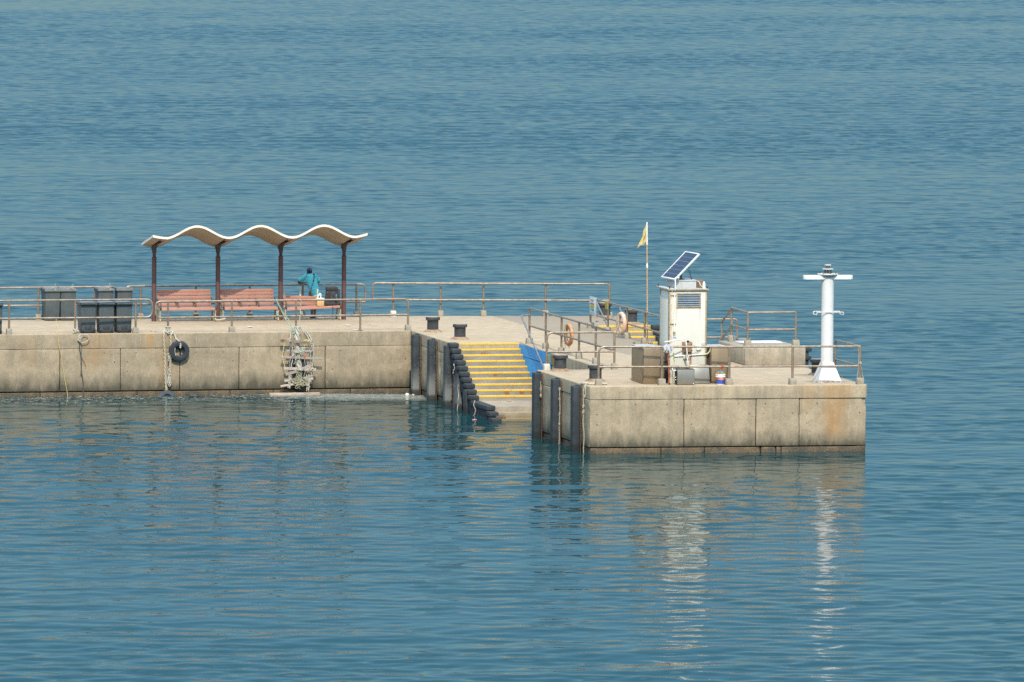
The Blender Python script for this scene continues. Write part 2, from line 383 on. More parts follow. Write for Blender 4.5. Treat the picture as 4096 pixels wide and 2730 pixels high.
# ---------------------------------------------------------------- sea
WZ = -1.945
import numpy as np
def sea_mesh():
    """one water sheet: real wind waves where the pier stands, running out flat to the horizon"""
    rng = np.random.default_rng(11)
    Y = [-66.0]; c0 = (-54.164, -224.601)
    while Y[-1] < 560:
        Y.append(Y[-1] + 0.085 + 0.00026 * (Y[-1] - c0[1]))
    Y = np.array(Y); NY = len(Y); NX = 800
    d = Y - c0[1]
    xc = c0[0] + d * math.tan(R(13)); hw = 0.098 * d + 13.0
    u = np.linspace(-1, 1, NX)
    X = xc[:, None] + hw[:, None] * u[None, :]; YY = np.repeat(Y[:, None], NX, 1)
    def blob(sc, n, seed):
        r = np.random.default_rng(seed); f = np.zeros_like(X)
        for _ in range(n):
            k = r.uniform(0.5, 1.5) / sc; th = r.normal(0, 0.6); f += np.sin(X * k * math.sin(th) * 1.0 + YY * k * math.cos(th) * 1.0 + r.uniform(0, 6.28))
        return f / math.sqrt(n)
    sm = lambda v, a, b_: np.clip((v - a) / (b_ - a), 0, 1) ** 2 * (3 - 2 * np.clip((v - a) / (b_ - a), 0, 1))
    wob = 1.5 * blob(7, 8, 3)
    lee = sm(34 - YY + wob, 0, 8) * sm(14 - X + wob * 0.7 - 0.10 * (YY - 5), 0, 10)   # sheltered side of the pier
    lee = lee * sm(29.0 - YY, 0, 3)
    patch = 1.0 + 0.22 * blob(30, 10, 9) + 0.24 * blob(12, 10, 5) + 0.14 * blob(4, 10, 6)
    amp = np.clip(patch, 0.35, 1.7) * (WAVE_OPEN * (1 - lee) + WAVE_LEE * lee)
    amp = amp * np.where(YY > 30, 0.80 + 0.40 * sm(YY, 60, 240), 1.0)
    near = np.clip((24.5 - YY) / 9.0, 0, 1); inner = (X < 0.5) & (YY > 8) & (YY < 24.7)
    amp = np.where(inner, amp * (0.30 + 0.70 * sm(near, 0.0, 1.5)), amp)
    block = sm(YY, -8, 0) * (X > -1) * (YY < 3)
    amp = amp * (1 - 0.50 * block)
    Z = np.zeros_like(X); N = 96
    lam = np.exp(rng.uniform(math.log(0.52), math.log(5.5), N)); k = 2 * math.pi / lam
    th = rng.normal(0.10, 0.62, N); ph = rng.uniform(0, 2 * math.pi, N)
    spac = np.maximum(hw * 2 / NX, np.gradient(Y))[:, None]
    for i in range(N):
        sl = (1.12 if lam[i] < 1.7 else 0.50) / math.sqrt(N / 2)
        fade = np.clip((lam[i] / spac - 2.0) / 1.2, 0, 1)
        Z += fade * (sl / k[i]) * np.cos(k[i] * (X * math.sin(th[i]) + YY * math.cos(th[i])) + ph[i])
    edge = np.minimum(1, np.minimum((1 - np.abs(u))[None, :] * 12, np.minimum(np.arange(NY), np.arange(NY)[::-1])[:, None] / 30.0))
    Z = WZ + Z * amp * edge
    co = np.stack([X, YY, Z], -1).reshape(-1, 3).astype(np.float32)
    far = np.array([(-9000, -600, WZ), (9000, -600, WZ), (9000, 20000, WZ), (-9000, 20000, WZ)], np.float32)
    co = np.concatenate([co, far]); nv = NY * NX
    i0 = (np.arange(NY - 1)[:, None] * NX + np.arange(NX - 1)[None, :]).reshape(-1)
    quads = np.stack([i0, i0 + 1, i0 + NX + 1, i0 + NX], -1)
    e = [0, NX - 1, nv - 1, nv - NX]                       # sheet corners, then the outer apron
    apron = np.array([(nv, nv + 1, e[1], e[0]), (nv + 1, nv + 2, e[2], e[1]), (nv + 2, nv + 3, e[3], e[2]), (nv + 3, nv, e[0], e[3])])
    quads = np.concatenate([quads, apron])
    me = bpy.data.meshes.new('sea_water')
    me.vertices.add(len(co)); me.vertices.foreach_set('co', co.reshape(-1))
    me.loops.add(quads.size); me.loops.foreach_set('vertex_index', quads.reshape(-1).astype(np.int32))
    me.polygons.add(len(quads)); me.polygons.foreach_set('loop_start', (np.arange(len(quads)) * 4).astype(np.int32))
    me.polygons.foreach_set('use_smooth', np.ones(len(quads), bool))
    at = me.attributes.new('ruffle', 'FLOAT', 'POINT')
    av = np.concatenate([(amp).reshape(-1), np.full(4, WAVE_OPEN)]).astype(np.float32); at.data.foreach_set('value', av)
    me.update(calc_edges=True); me.validate()
    return me
def sea_material():
    t = NT('sea water'); p = t.pos(); x, y, z = t.xyz(p)
    at = t.n.new('ShaderNodeAttribute'); at.attribute_name = 'ruffle'
    n3 = t.noise(t.vmul(p, (1.0, 0.8, 1.0)), 2.4, 3, 0.6)
    h = t.math('MULTIPLY', t.math('MULTIPLY', n3, RIPPLE), at.outputs['Fac'])
    # beyond the modelled waves the open sea carries the same chop as a bump
    d_ = t.math('ADD', y, 224.601)
    off = t.math('ABSOLUTE', t.math('SUBTRACT', x, t.math('MULTIPLY_ADD', d_, math.tan(R(13)), -54.164)))
    out = t.math('MAXIMUM', t.rng(t.math('SUBTRACT', off, t.math('MULTIPLY_ADD', d_, 0.098, 13.0)), -3.5, 0.5), t.math('MAXIMUM', t.rng(y, 545.0, 560.0), t.rng(y, -62.0, -66.0)))
    w1 = t.noise(t.vmul(p, (1.0, 0.55, 1.0)), 0.9, 3, 0.55); w2 = t.noise(t.vmul(p, (0.8, 0.5, 1.0)), 0.28, 2, 0.5)
    h = t.math('MULTIPLY_ADD', t.math('MULTIPLY_ADD', w2, 0.16, t.math('MULTIPLY', w1, 0.085)), out, h)
    n = t.bump(h, 1.0)
    body = t.mix(t.rng(y, -20.0, 300.0), BODY[0], BODY[1])
    dif = t.n.new('ShaderNodeBsdfDiffuse'); t.plug(dif.inputs[0], body)
    glo = t.n.new('ShaderNodeBsdfGlossy'); glo.inputs['Roughness'].default_value = 0.04; t.plug(glo.inputs['Normal'], n)
    fr = t.n.new('ShaderNodeFresnel'); fr.inputs[0].default_value = 1.333; t.plug(fr.inputs[1], n)
    wm = t.n.new('ShaderNodeMixShader'); t.plug(wm.inputs[0], t.math('MULTIPLY', fr.outputs[0], REFL))
    t.l.new(dif.outputs[0], wm.inputs[1]); t.l.new(glo.outputs[0], wm.inputs[2])
    # scum and fine foam drifting against the inner wall
    lane = t.math('ADD', y, t.math('MULTIPLY', t.math('SUBTRACT', t.noise(t.vmul(p, (0.4, 0.4, 1)), 0.5, 3), 0.5), 2.4))
    m1 = t.math('MULTIPLY', t.math('MULTIPLY', t.rng(lane, 19.3, 22.3), t.rng(x, 0.6, -0.4)), t.math('LESS_THAN', y, 25.0))
    fl = t.noise(t.vmul(p, (1.0, 0.55, 1)), 7.0, 5, 0.75)
    spots = t.math('MULTIPLY', m1, t.rng(fl, 0.53, 0.63))
    thick = t.math('MULTIPLY', t.math('MULTIPLY', t.rng(t.math('MULTIPLY_ADD', t.math('SUBTRACT', x, -1.0), 0.22, lane), 20.3, 21.9), t.rng(x, -5.2, -3.6)), t.math('MULTIPLY', t.rng(x, 0.3, -0.2), t.rng(lane, 23.6, 22.9)))
    fm = t.math('MAXIMUM', t.math('MULTIPLY', spots, 0.8), t.math('MULTIPLY', thick, t.rng(fl, 0.34, 0.60, 0.15, 0.72)))
    foam = t.n.new('ShaderNodeBsdfDiffuse'); foam.inputs[0].default_value = (0.33, 0.33, 0.28, 1)
    ms = t.n.new('ShaderNodeMixShader')
    t.l.new(fm, ms.inputs[0]); t.l.new(wm.outputs[0], ms.inputs[1]); t.l.new(foam.outputs[0], ms.inputs[2])
    t.l.new(ms.outputs[0], t.n['Material Output'].inputs[0])
    return t.m
WAVE_OPEN, WAVE_LEE, RIPPLE, REFL = 0.056, 0.057, 0.08, 1.0
BODY = ((0.008, 0.050, 0.057), (0.012, 0.056, 0.068))
_me = sea_mesh(); _me.materials.append(sea_material())
sea = bpy.data.objects.new('sea_water', _me); COL.objects.link(sea)
sea['kind'] = 'structure'

# ---------------------------------------------------------------- the pier
pier = thing('concrete_pier', 'long L-shaped concrete landing pier with block walls and two flights of yellow-edged steps', 'pier', (0, 0, 0))
def dense(pts, step=0.4, j=0.007, seed=1):
    rnd = random.Random(seed); out = []
    for a, b in zip(pts, pts[1:] + pts[:1]):
        a, b = Vector(a), Vector(b); L = (b - a).length; n = max(1, int(L / step)); nn = (b - a).normalized(); nn = Vector((nn.y, -nn.x))
        for i in range(n):
            q = a.lerp(b, i / n)
            if i: q = q + nn * rnd.uniform(-j, j)
            out.append((q.x, q.y))
    return out
def slab(name, pts, z0, mats, bev=0.03, seed=1):
    m = MB(); b = bmesh.new()
    P = dense(pts, seed=seed)
    f = b.faces.new([b.verts.new((x, y, 0)) for x, y in P]); f.normal_update()
    if f.normal.z < 0: f.normal_flip()
    r = bmesh.ops.extrude_face_region(b, geom=[f])
    for e in r['geom']:
        if isinstance(e, bmesh.types.BMVert): e.co.z = z0
    bmesh.ops.recalc_face_normals(b, faces=b.faces)
    ed = []
    for e in b.edges:
        za, zb = e.verts[0].co.z, e.verts[1].co.z
        if za == 0 and zb == 0: ed.append(e)
        elif za != zb and len(e.link_faces) == 2 and e.calc_face_angle(0) > 0.4: ed.append(e)
    bmesh.ops.bevel(b, geom=ed, offset=bev, segments=3, affect='EDGES', profile=0.5)
    bmesh.ops.triangulate(b, faces=[f for f in b.faces if len(f.verts) > 4])
    m._take(b)
    o = m.build(name, mats, pier, ang=50)
    for f in o.data.polygons: f.material_index = 0 if f.normal.z > 0.8 else 1
    return o
ARM_A, ARM_B = (-24.0, 23.17), (0.0, 24.14)
slab('deck_slab', [(0, 0), (8.16, -0.225), (8.235, -0.14), (8.24, 7.3), (8.5, 7.3), (8.5, 12.9), (6.25, 12.9), (6.25, 25.75), (8.24, 25.75), (8.24, 30.5), (2.0, 31.2), (-1.45, 31.02), (0.0, 24.14), (0, 18.2), (2.12, 18.2), (2.12, 6.72), (0, 6.72)], -0.375, [M['deck'], M['coping_f']], seed=3)
slab('deck_slab', [ARM_A, (-8.36, 23.80), (-8.34, 23.79), (-0.02, 24.14), (-1.47, 31.0), (-24.0, 29.85)], -0.455, [M['deck'], M['coping_l']], seed=5)
core = MB()
for a in [(0.14, 8.1, 0.14, 6.55), (2.28, 6.1, 6.0, 26.0), (6.0, 8.3, 6.2, 12.7), (0.14, 8.1, 25.9, 30.4), (0.16, 6.1, 18.35, 30.7)]:
    core.box(a[0], a[1], a[2], a[3], -4.0, -0.36)
core.poly([(-24, 23.3), (0.2, 24.28), (0.2, 30.8), (-24, 29.7)], -4.0, -0.44)
core.build('infill', M['core'], pier, smooth=False)

def wall_run(A, B, cuts, z0, z1, mat, dots=True, name='wall_block', depth=0.3, gap=0.018, bev=0.022, seed=0, off=0.0):
    """a straight run of precast wall blocks from A to B, seen from the right-hand side of A->B"""
    A, B = Vector((*A, 0)), Vector((*B, 0)); d = (B - A).normalized(); L = (B - A).length
    inw = Vector((-d.y, d.x, 0)); rnd = random.Random(seed)
    E = [0.0] + list(cuts) + [L]
    for a, b in zip(E, E[1:]):
        m = MB(); o = off + rnd.uniform(-0.008, 0.008)
        mat4 = Matrix(((d.x, inw.x, 0, A.x), (d.y, inw.y, 0, A.y), (0, 0, 1, 0), (0, 0, 0, 1)))
        bb = bmesh.new(); bmesh.ops.create_cube(bb, size=1.0)
        for v in bb.verts:
            v.co = Vector(((a + b) / 2 + v.co.x * (b - a - gap), o + depth / 2 + v.co.y * depth, (z0 + z1) / 2 + v.co.z * (z1 - z0)))
        nx = max(2, int((b - a) / 0.16)); nz = max(2, int((z1 - z0) / 0.16))
        ex = [e for e in bb.edges if abs(e.verts[0].co.x - e.verts[1].co.x) > 0.01]
        bmesh.ops.subdivide_edges(bb, edges=ex, cuts=nx, use_grid_fill=True)
        ez = [e for e in bb.edges if abs(e.verts[0].co.z - e.verts[1].co.z) > 0.01]
        bmesh.ops.subdivide_edges(bb, edges=ez, cuts=nz, use_grid_fill=True)
        bd = [e for e in bb.edges if len(e.link_faces) == 2 and e.calc_face_angle(0) > 0.5]
        bmesh.ops.bevel(bb, geom=bd, offset=bev, segments=3, affect='EDGES', profile=0.5)
        bmesh.ops.transform(bb, matrix=mat4, verts=bb.verts)
        for v in bb.verts:
            nz_ = mnoise.noise(v.co * 1.3 + Vector((seed, 0, 0))) * 0.012 + mnoise.noise(v.co * 4.5) * 0.008
            v.co += inw * nz_ + d * mnoise.noise(v.co * 3.0 + Vector((5, 5, 5))) * 0.006
            # knocked-off arrises
            lx = (v.co - A).dot(d); ed = min(lx - a, b - lx)
            if ed < 0.10:
                k = mnoise.noise(Vector((v.co.x * 1.7, v.co.y * 1.7, v.co.z * 3.1)) + Vector((seed * 3.3, 1, 2)))
                if k > 0.08: v.co += inw * (k - 0.08) * 0.2 * (1 - ed / 0.10)
        m._take(bb)
        if dots:
            m.mi = 1
            W_ = b - a; n = max(2, int(W_ / 0.75))
            spots = [((i + 0.5) / n * W_ + rnd.uniform(-0.05, 0.05), z1 - 0.14) for i in range(n)] + [(0.22, z1 - 0.42), (0.22, z1 - 0.72), (W_ - 0.2, z1 - 0.42)]
            for sx_, sz_ in spots:
                if rnd.random() < 0.8:
                    c = A + d * (a + sx_) + inw * (o - 0.012); c.z = sz_
                    m.sweep([c, c + inw * 0.05], rnd.uniform(0.010, 0.017), 8)
            m.mi = 0
        m.build(name, [mat, M['core']], pier, ang=50)
def L2(a, xs): return [math.hypot(x - a[0], (x - a[0]) * 0.97 / 24.0) for x in xs]
wall_run((0, 0), (8.2, -0.2), [2.79, 4.92, 6.21], -1.765, -0.386, M['wall_f'], seed=2)
wall_run((0.02, -0.02), (8.18, -0.22), [2.09, 3.38, 5.05, 5.50, 5.66], -3.2, -1.79, M['weed'], dots=False, name='footing_block', seed=4, gap=0.02, bev=0.02)
wall_run(ARM_A, ARM_B, L2(ARM_A, [-21.0, -17.8, -14.9, -11.37, -9.43, -7.52, -5.61, -2.81]), -1.80, -0.468, M['wall_l'], seed=6)
wall_run((-24, 23.12), (0, 24.09), L2(ARM_A, [-19.0, -15.0, -12.0, -8.9, -7.9, -5.9, -4.5, -2.0]), -3.2, -1.83, M['weed'], dots=False, name='footing_block', seed=7, gap=0.02, bev=0.02)
wall_run((0, 6.7), (0, 0.03), [2.1, 4.5], -1.765, -0.392, M['wall_f'], dots=False, seed=8)
wall_run((0.03, 6.7), (0.03, 0.05), [3.2], -3.2, -1.79, M['weed'], dots=False, name='footing_block', seed=9, gap=0.02)
wall_run((0, 24.1), (0, 18.2), [2.0, 4.1], -1.765, -0.392, M['wall_f'], dots=False, seed=10)
wall_run((0.03, 24.1), (0.03, 12.2), [4.2, 8.0], -3.2, -1.79, M['weed'], dots=False, name='footing_block', seed=11, gap=0.02)
wall_run((2.12, 18.2), (2.12, 6.72), [4.3, 8.0], -1.765, -0.392, M['wall_f'], dots=False, seed=12)
wall_run((2.15, 13.0), (2.15, 6.72), [3.0], -3.2, -1.79, M['weed'], dots=False, name='footing_block', seed=13, gap=0.02)
wall_run((8.2, -0.17), (8.24, 12.4), [3.0, 6.0, 9.0], -3.0, -0.392, M['wall_f'], dots=False, seed=14)
wall_run((8.24, 25.75), (8.24, 30.4), [2.4], -3.0, -0.392, M['wall_f'], dots=False, seed=15)

RISE, GO = 0.157, 0.32
def stairs(x0, x1, y_top, name='landing_stairs', nos_x=None):
    prof = [(y_top, -0.157)]
    y, z = y_top, -RISE
    for i in range(1, 10):
        y -= GO; prof += [(y, z)]; z -= RISE; prof += [(y, z)]
    for w in (2.3, 0.42, 0.42):
        y -= w; prof += [(y, z)]; z -= RISE; prof += [(y, z)]
    prof += [(y, -3.2), (y_top, -3.2)]
    s = MB().prism(prof, 'x', x0, x1, bev=0.008).build(name, M['stair'], pier, ang=30)
    rnd = random.Random(int(x0 * 10))
    for i in range(10):
        m = MB(); yy, zz = y_top - GO * i, -RISE * i; xm = x0 + (x1 - x0) * (0.50 + 0.012 * i)
        xa, xb = x0 + (0.10 if i == 0 else 0.02), x1 - 0.03
        m.box(xa, xm - 0.004, yy - 0.006, yy + 0.055, zz - 0.052, zz + 0.005, 0.004)
        dz = rnd.uniform(-0.004, 0.004)
        m.box(xm + 0.004, xb, yy - 0.007, yy + 0.055, zz - 0.052 + dz, zz + 0.006 + dz, 0.004)
        m.build('yellow_nosing', M['yellow'], s)
    return s
st1 = stairs(0.12, 2.115, 18.2)
st2 = stairs(6.26, 8.22, 25.75)
# blue painted stretch of the stair wall, following the steps
bp = MB()
bp.box(2.108, 2.116, 13.86, 18.16, -0.372, -0.03, 0.003)
bp.prism([(18.1, -0.40), (13.86, -0.40), (13.86, -1.74), (18.1, -1.74)], 'x', 2.096, 2.117)
bp.build('blue_wall_paint', M['blue'], pier, smooth=False)
# ---------------------------------------------------------------- railings
def yn(x): return 24.14 + 0.0404 * x + 0.12       # near edge of the arm
def yf(x): return 31.0 + 0.0517 * x if x < 1.5 else 31.12 - 0.107 * (x - 1.5)
GR = 'tubular metal railings along the pier edges'
def footing(parent, x, y, z=0.0, w=0.19, h=0.2, mat='footing', rot=0.0):
    m = Matrix.Translation((x, y, z)) @ Matrix.Rotation(rot, 4, 'Z')
    MB().box(-w / 2, w / 2, -w / 2, w / 2, -0.03, h, 0.022, m, taper=0.09).build('footing', M[mat], parent)
def railing(label, rails, posts, loc, group=GR, pr=0.0335):
    t = thing('pipe_railing', label, 'railing', loc, 0, group)
    for i, (pts, fl) in enumerate(rails):
        MB().sweep(fillet(pts, fl) if fl else pts, 0.030, 12).build('rail', M['rail'], t)
    for (x, y, z0, z1, ft) in posts:
        p = MB().sweep([(x, y, z0 - 0.01), (x, y, z1)], pr, 12)
        if ft == 'plate': p.lathe([(0.09, 0), (0.09, 0.012), (0.0, 0.012)], (x, y, z0 + 0.004), 14)
        p = p.build('post', M['post'], t)
        if ft in ('block', 'white', 'wide', 'low'):
            footing(p, x, y, z0, {'wide': 0.212}.get(ft, 0.185), {'low': 0.13}.get(ft, 0.185), 'white_foot' if ft == 'white' else 'footing', 0.04)
    return t
M['white_foot'] = worn('whitewashed footing', (0.62, 0.60, 0.53), (0.50, 0.47, 0.40), 9, 0.9, fine=0.15)

z1, z2 = 1.06, 0.50
railing('railing with a looped end in front of the near bins at far left',
        [([(-24, yn(-24), z1), (-8.40, yn(-8.4), z1), (-8.40, yn(-8.4), z2), (-24, yn(-24), z2)], 0.2)],
        [(x, yn(x), 0, z1, f) for x, f in ((-17.0, 'block'), (-15.0, 'block'), (-12.98, 'block'), (-10.87, 'plate'), (-8.93, 'block'))], (-12, yn(-12), 0))
z1, z2 = 0.985, 0.48
a, b = (-0.10, yn(-.1)), (-8.29, yn(-8.29))
railing('long railing in front of the red benches, with ropes tied to it',
        [([(a[0], a[1], 0.0), (a[0], a[1], z1 + .015), (b[0], b[1], z1), (b[0], b[1], z2), (a[0], a[1], z2 + .02)], 0.16)],
        [(x, yn(x), 0, z1, f) for x, f in ((-7.89, 'plate'), (-5.83, 'block'), (-3.75, 'plate'), (-1.66, 'plate'), (-0.10, 'block'))], (-4, yn(-4), 0))
z1, z2 = 1.05, 0.47
railing('seaward railing behind the far row of bins, ending in a curve',
        [([(-24, yf(-24), z1), (-8.33, yf(-8.33), z1), (-8.33, yf(-8.33), z2), (-24, yf(-24), z2)], 0.2)],
        [(x, yf(x), 0, z1, 'block') for x in (-16.6, -14.7, -12.8, -10.92, -9.05)], (-12, yf(-12), 0))
z1, z2 = 1.06, 0.48
railing('seaward railing behind the wavy shelter, where the man leans',
        [([(-8.07, yf(-8.07), z2), (-8.07, yf(-8.07), z1), (-0.06, yf(-.06), z1), (-0.06, yf(-.06), z2)], 0.18), ([(-8.07, yf(-8.07), z2), (-0.06, yf(-.06), z2)], 0)],
        [(x, yf(x), 0, z1, 'block') for x in (-7.55, -5.72, -3.93, -2.16, -0.36)], (-4, yf(-4), 0))
z1, z2 = 1.09, 0.53
a, b = (0.19, yf(.19)), (7.97, yf(7.97))
railing('bare seaward railing across the open far edge right of the shelter, one white footing',
        [([(b[0], b[1], 0.0), (b[0], b[1], z1 - .04), (a[0], a[1], z1), (a[0], a[1], z2 + .02), (b[0], b[1], z2 - .02)], 0.13)],
        [(x, yf(x), 0, z1, f) for x, f in ((0.88, 'white'), (2.45, 'block'), (3.85, 'block'), (5.88, 'block'), (7.97, 'low'))], (4, yf(4), 0))
X = 2.34
railing('railing running beside the blue wall of the near steps, carrying the orange lifebuoy',
        [([(X, 17.75, 0.05), (X, 17.75, 1.11), (X, 6.74, 1.11)], 0.07), ([(X, 17.75, 0.56), (X, 6.74, 0.56)], 0)],
        [(X, 17.75, 0, 1.0, 'wide'), (X, 15.55, 0, 1.11, 'block'), (X, 13.45, 0, 1.11, 'block'), (X, 11.15, 0, 1.11, 'block'), (X, 9.0, 0, 1.11, 'block')], (X, 12, 0))
railing('short two-bar railing across the foot of the near steps, behind a bollard',
        [([(0.28, 6.64, 0.1), (0.28, 6.64, 1.11), (2.34, 6.64, 1.105)], 0.2), ([(0.28, 6.64, 0.53), (2.34, 6.64, 0.53)], 0)],
        [(0.28, 6.64, 0, 0.9, 'white'), (2.34, 6.64, 0, 1.105, 'block')], (1.3, 6.64, 0))
X = 5.97
railing('railing beside the far steps with the sign board and faded lifebuoy on it',
        [([(X, 24.75, 0.05), (X, 24.75, 0.965), (X, 13.2, 0.975)], 0.06), ([(X, 24.75, 0.46), (X, 13.2, 0.46)], 0)],
        [(X, 24.75, 0, 0.9, 'wide'), (X, 22.4, 0, 0.965, 'wide'), (X, 19.85, 0, 0.97, 'wide'), (X, 17.55, 0, 0.97, 'wide'), (X, 15.0, 0, 0.97, 'block')], (X, 19, 0))
def yr(x): return 0.46 - 0.062 * x
railing('front railing at the pier head in front of the white cabinet and beacon',
        [([(0.36, yr(.36), 0.1), (0.36, yr(.36), 1.11), (8.04, yr(8.04), 1.10)], 0.2), ([(0.36, yr(.36), 0.53), (8.04, yr(8.04), 0.525)], 0)],
        [(0.36, yr(.36), 0, 0.9, 'block'), (2.21, yr(2.2), 0, 1.10, 'wide'), (4.18, yr(4.18), 0, 1.10, 'wide'), (6.05, yr(6.05), 0, 1.10, 'wide'), (8.04, yr(8.04), 0, 1.10, 'wide')], (4.2, yr(4.2), 0), pr=0.036)
railing('short return railing at the right corner of the pier head beyond the beacon',
        [([(8.05, 0.03, 1.10), (8.05, 2.72, 1.10), (8.05, 2.72, 0.3)], 0.06), ([(8.05, 0.03, 0.53), (8.05, 2.72, 0.53)], 0)],
        [(8.05, 2.72, 0, 0.9, 'block')], (8.05, 1.4, 0))
railing('short railing with a curved end seen beyond the right side of the white cabinet',
        [([(6.1, 12.5, 1.075), (7.62, 12.5, 1.075), (7.62, 12.5, 0.0)], 0.12), ([(6.1, 12.5, 0.52), (7.62, 12.5, 0.52)], 0)],
        [(6.1, 12.5, 0, 1.075, 'block')], (6.9, 12.5, 0))
railing('stepped railing standing on the raised concrete platform, sloping down its far end',
        [([(6.98, 11.9, 0.0), (6.98, 11.9, 1.03), (6.95, 10.6, 1.55), (6.88, 8.4, 1.545), (8.37, 8.4, 1.545), (8.37, 8.4, 0.62)], 0.07),
         ([(6.98, 11.9, 0.50), (6.95, 10.6, 1.03), (6.88, 8.4, 1.03), (8.37, 8.4, 1.03)], 0.04)],
        [(6.95, 10.6, 0.53, 1.55, 'wide'), (6.88, 8.4, 0.53, 1.545, 'wide'), (8.37, 8.4, 0.53, 1.2, 'wide')], (7.6, 9.5, 0.53))

def handrail(pts, brs, label):
    t = thing('stair_handrail', label, 'handrail', pts[0], 0, 'sloping handrails of the landing steps')
    MB().sweep(fillet(pts, 0.07), 0.026, 10).build('pipe', M['galv'], t)
    for a, b in brs:
        MB().sweep([a, b], 0.012, 8).lathe([(0.05, -0.006), (0.05, 0.006), (0, 0.006)], (0, 0, 0), 10, mat=Matrix.Translation(b) @ Matrix.Rotation(R(90), 4, 'Y')).build('bracket', M['rustplate'], t)
handrail([(2.32, 17.70, 0.90), (2.04, 17.62, 0.885), (2.04, 12.6, -1.33)], [((2.04, 15.8, 0.08), (2.105, 15.8, -0.05))], 'grey pipe sloping down across the blue wall of the near steps')
handrail([(5.98, 24.95, 0.80), (6.34, 25.5, 0.79), (6.34, 20.6, -1.35)], [], 'grey pipe sloping down over the far steps beside the sign board')

# ---------------------------------------------------------------- raised platform at the right
pf = thing('raised_platform', 'raised concrete block with steps at its far end and a white sheet on top', 'platform', (7.55, 9.3, 0))
MB().box(6.62, 8.5, 7.72, 10.95, 0.0, 0.53, 0.03).build('block', M['platform'], pf)
MB().prism([(10.95, 0.0), (10.95, 0.36), (11.35, 0.36), (11.35, 0.18), (11.75, 0.18), (11.75, 0.0)], 'x', 6.66, 8.46, 0.01).build('steps', M['platform'], pf)
sh = MB(); sh.box(6.98, 8.34, 9.75, 10.65, 0.532, 0.545, 0.004)
tag(sh.build('cover_sheet', worn('white sheet', (0.72, 0.72, 0.70), (0.62, 0.62, 0.6), 3, 0.6)), 'flat white sheet lying on top of the raised concrete block', 'sheet')

# ---------------------------------------------------------------- bollards
GB = 'black iron mooring bollards'
def bollard():
    t = thing('mooring_bollard', '', 'bollard', (0, 0, 0), 0, GB)
    b = MB().lathe([(0.185, 0.0), (0.18, 0.06), (0.178, 0.36), (0.186, 0.37), (0.222, 0.375), (0.226, 0.39), (0.226, 0.452), (0.218, 0.468), (0.205, 0.472)], n=40)
    for k in range(0): pass
    b.wobble(0.006, 7.0).build('barrel', M['iron'], t, world=False)
    MB().lathe([(0.212, 0.455), (0.206, 0.474), (0.12, 0.486), (0.0, 0.49)], n=36).wobble(0.004, 9).build('crown', M['iron_top'], t, world=False)
    MB().lathe([(0.30, -0.004), (0.295, 0.012), (0.24, 0.05), (0.19, 0.075), (0.17, 0.075)], n=36).wobble(0.006, 8).build('flange', M['iron_rust'], t, world=False)
    return t
bp0 = bollard(); bp0.location = (0.55, 23.55, 0); bp0['label'] = 'black bollard at the inner corner, left of the one at the stair head'
for x, y, rz, lb in ((0.67, 20.15, 1.0, 'black bollard standing right above the top of the near yellow steps'),
                     (0.60, 6.24, 2.2, 'bollard with rusty flange beside the short railing below the near steps'),
                     (0.67, 2.1, 3.0, 'bollard behind the left end of the front railing, nearest the front corner'),
                     (7.68, 29.85, 4.1, 'far bollard behind the sign board and yellow notice'),
                     (7.76, 26.55, 5.0, 'bollard beside the faded lifebuoy at the head of the far steps'),
                     (7.78, 3.7, 0.5, 'bollard half hidden behind the white beacon'),
                     (7.80, 12.35, 1.6, 'bollard of which only the crown shows behind the raised platform')):
    dup(bp0, (x, y, 0), rz, lb)
bp0.rotation_euler.z = 0.3

# ---------------------------------------------------------------- upright rubber fenders
GF = 'upright black rubber fenders on the quay face'
def fender():
    t = thing('rubber_fender', '', 'fender', (0, 0, 0), 0, GF)
    MB().box(-0.27, -0.045, -0.165, 0.165, -2.35, 0.0, 0.035, seg=3).build('body', M['fender'], t, world=False)
    MB().box(-0.047, -0.018, -0.185, 0.20, -2.3, -0.03, 0.006).build('backing_plate', M['rustplate'], t, world=False)
    MB().box(-0.16, -0.05, -0.09, 0.03, -0.01, 0.035, 0.012).build('top_lug', M['rubber'], t, world=False)
    b = MB()
    for z in (-0.25, -0.75, -1.25): b.sweep([(-0.05, -0.172, z), (-0.075, -0.172, z)], 0.016, 8)
    b.build('bolts', M['rustplate'], t, world=False)
    return t
f0 = fender(); f0.location = (0, 22.85, -0.035); f0['label'] = 'upright fender in the inner corner of the quay, bleached at the waterline'
for y, z, lb in ((20.5, -0.03, 'second upright fender from the inner corner, speckled white'),
                 (18.15, -0.06, 'upright fender touching the top of the stepped fender'),
                 (6.05, -0.03, 'clean upright fender next to the lowest visible steps, farthest on the pier head'),
                 (3.65, -0.04, 'middle one of the three upright fenders on the pier head'),
                 (1.12, -0.06, 'upright fender nearest the front corner of the pier head')):
    dup(f0, (0, y, z), 0, lb)

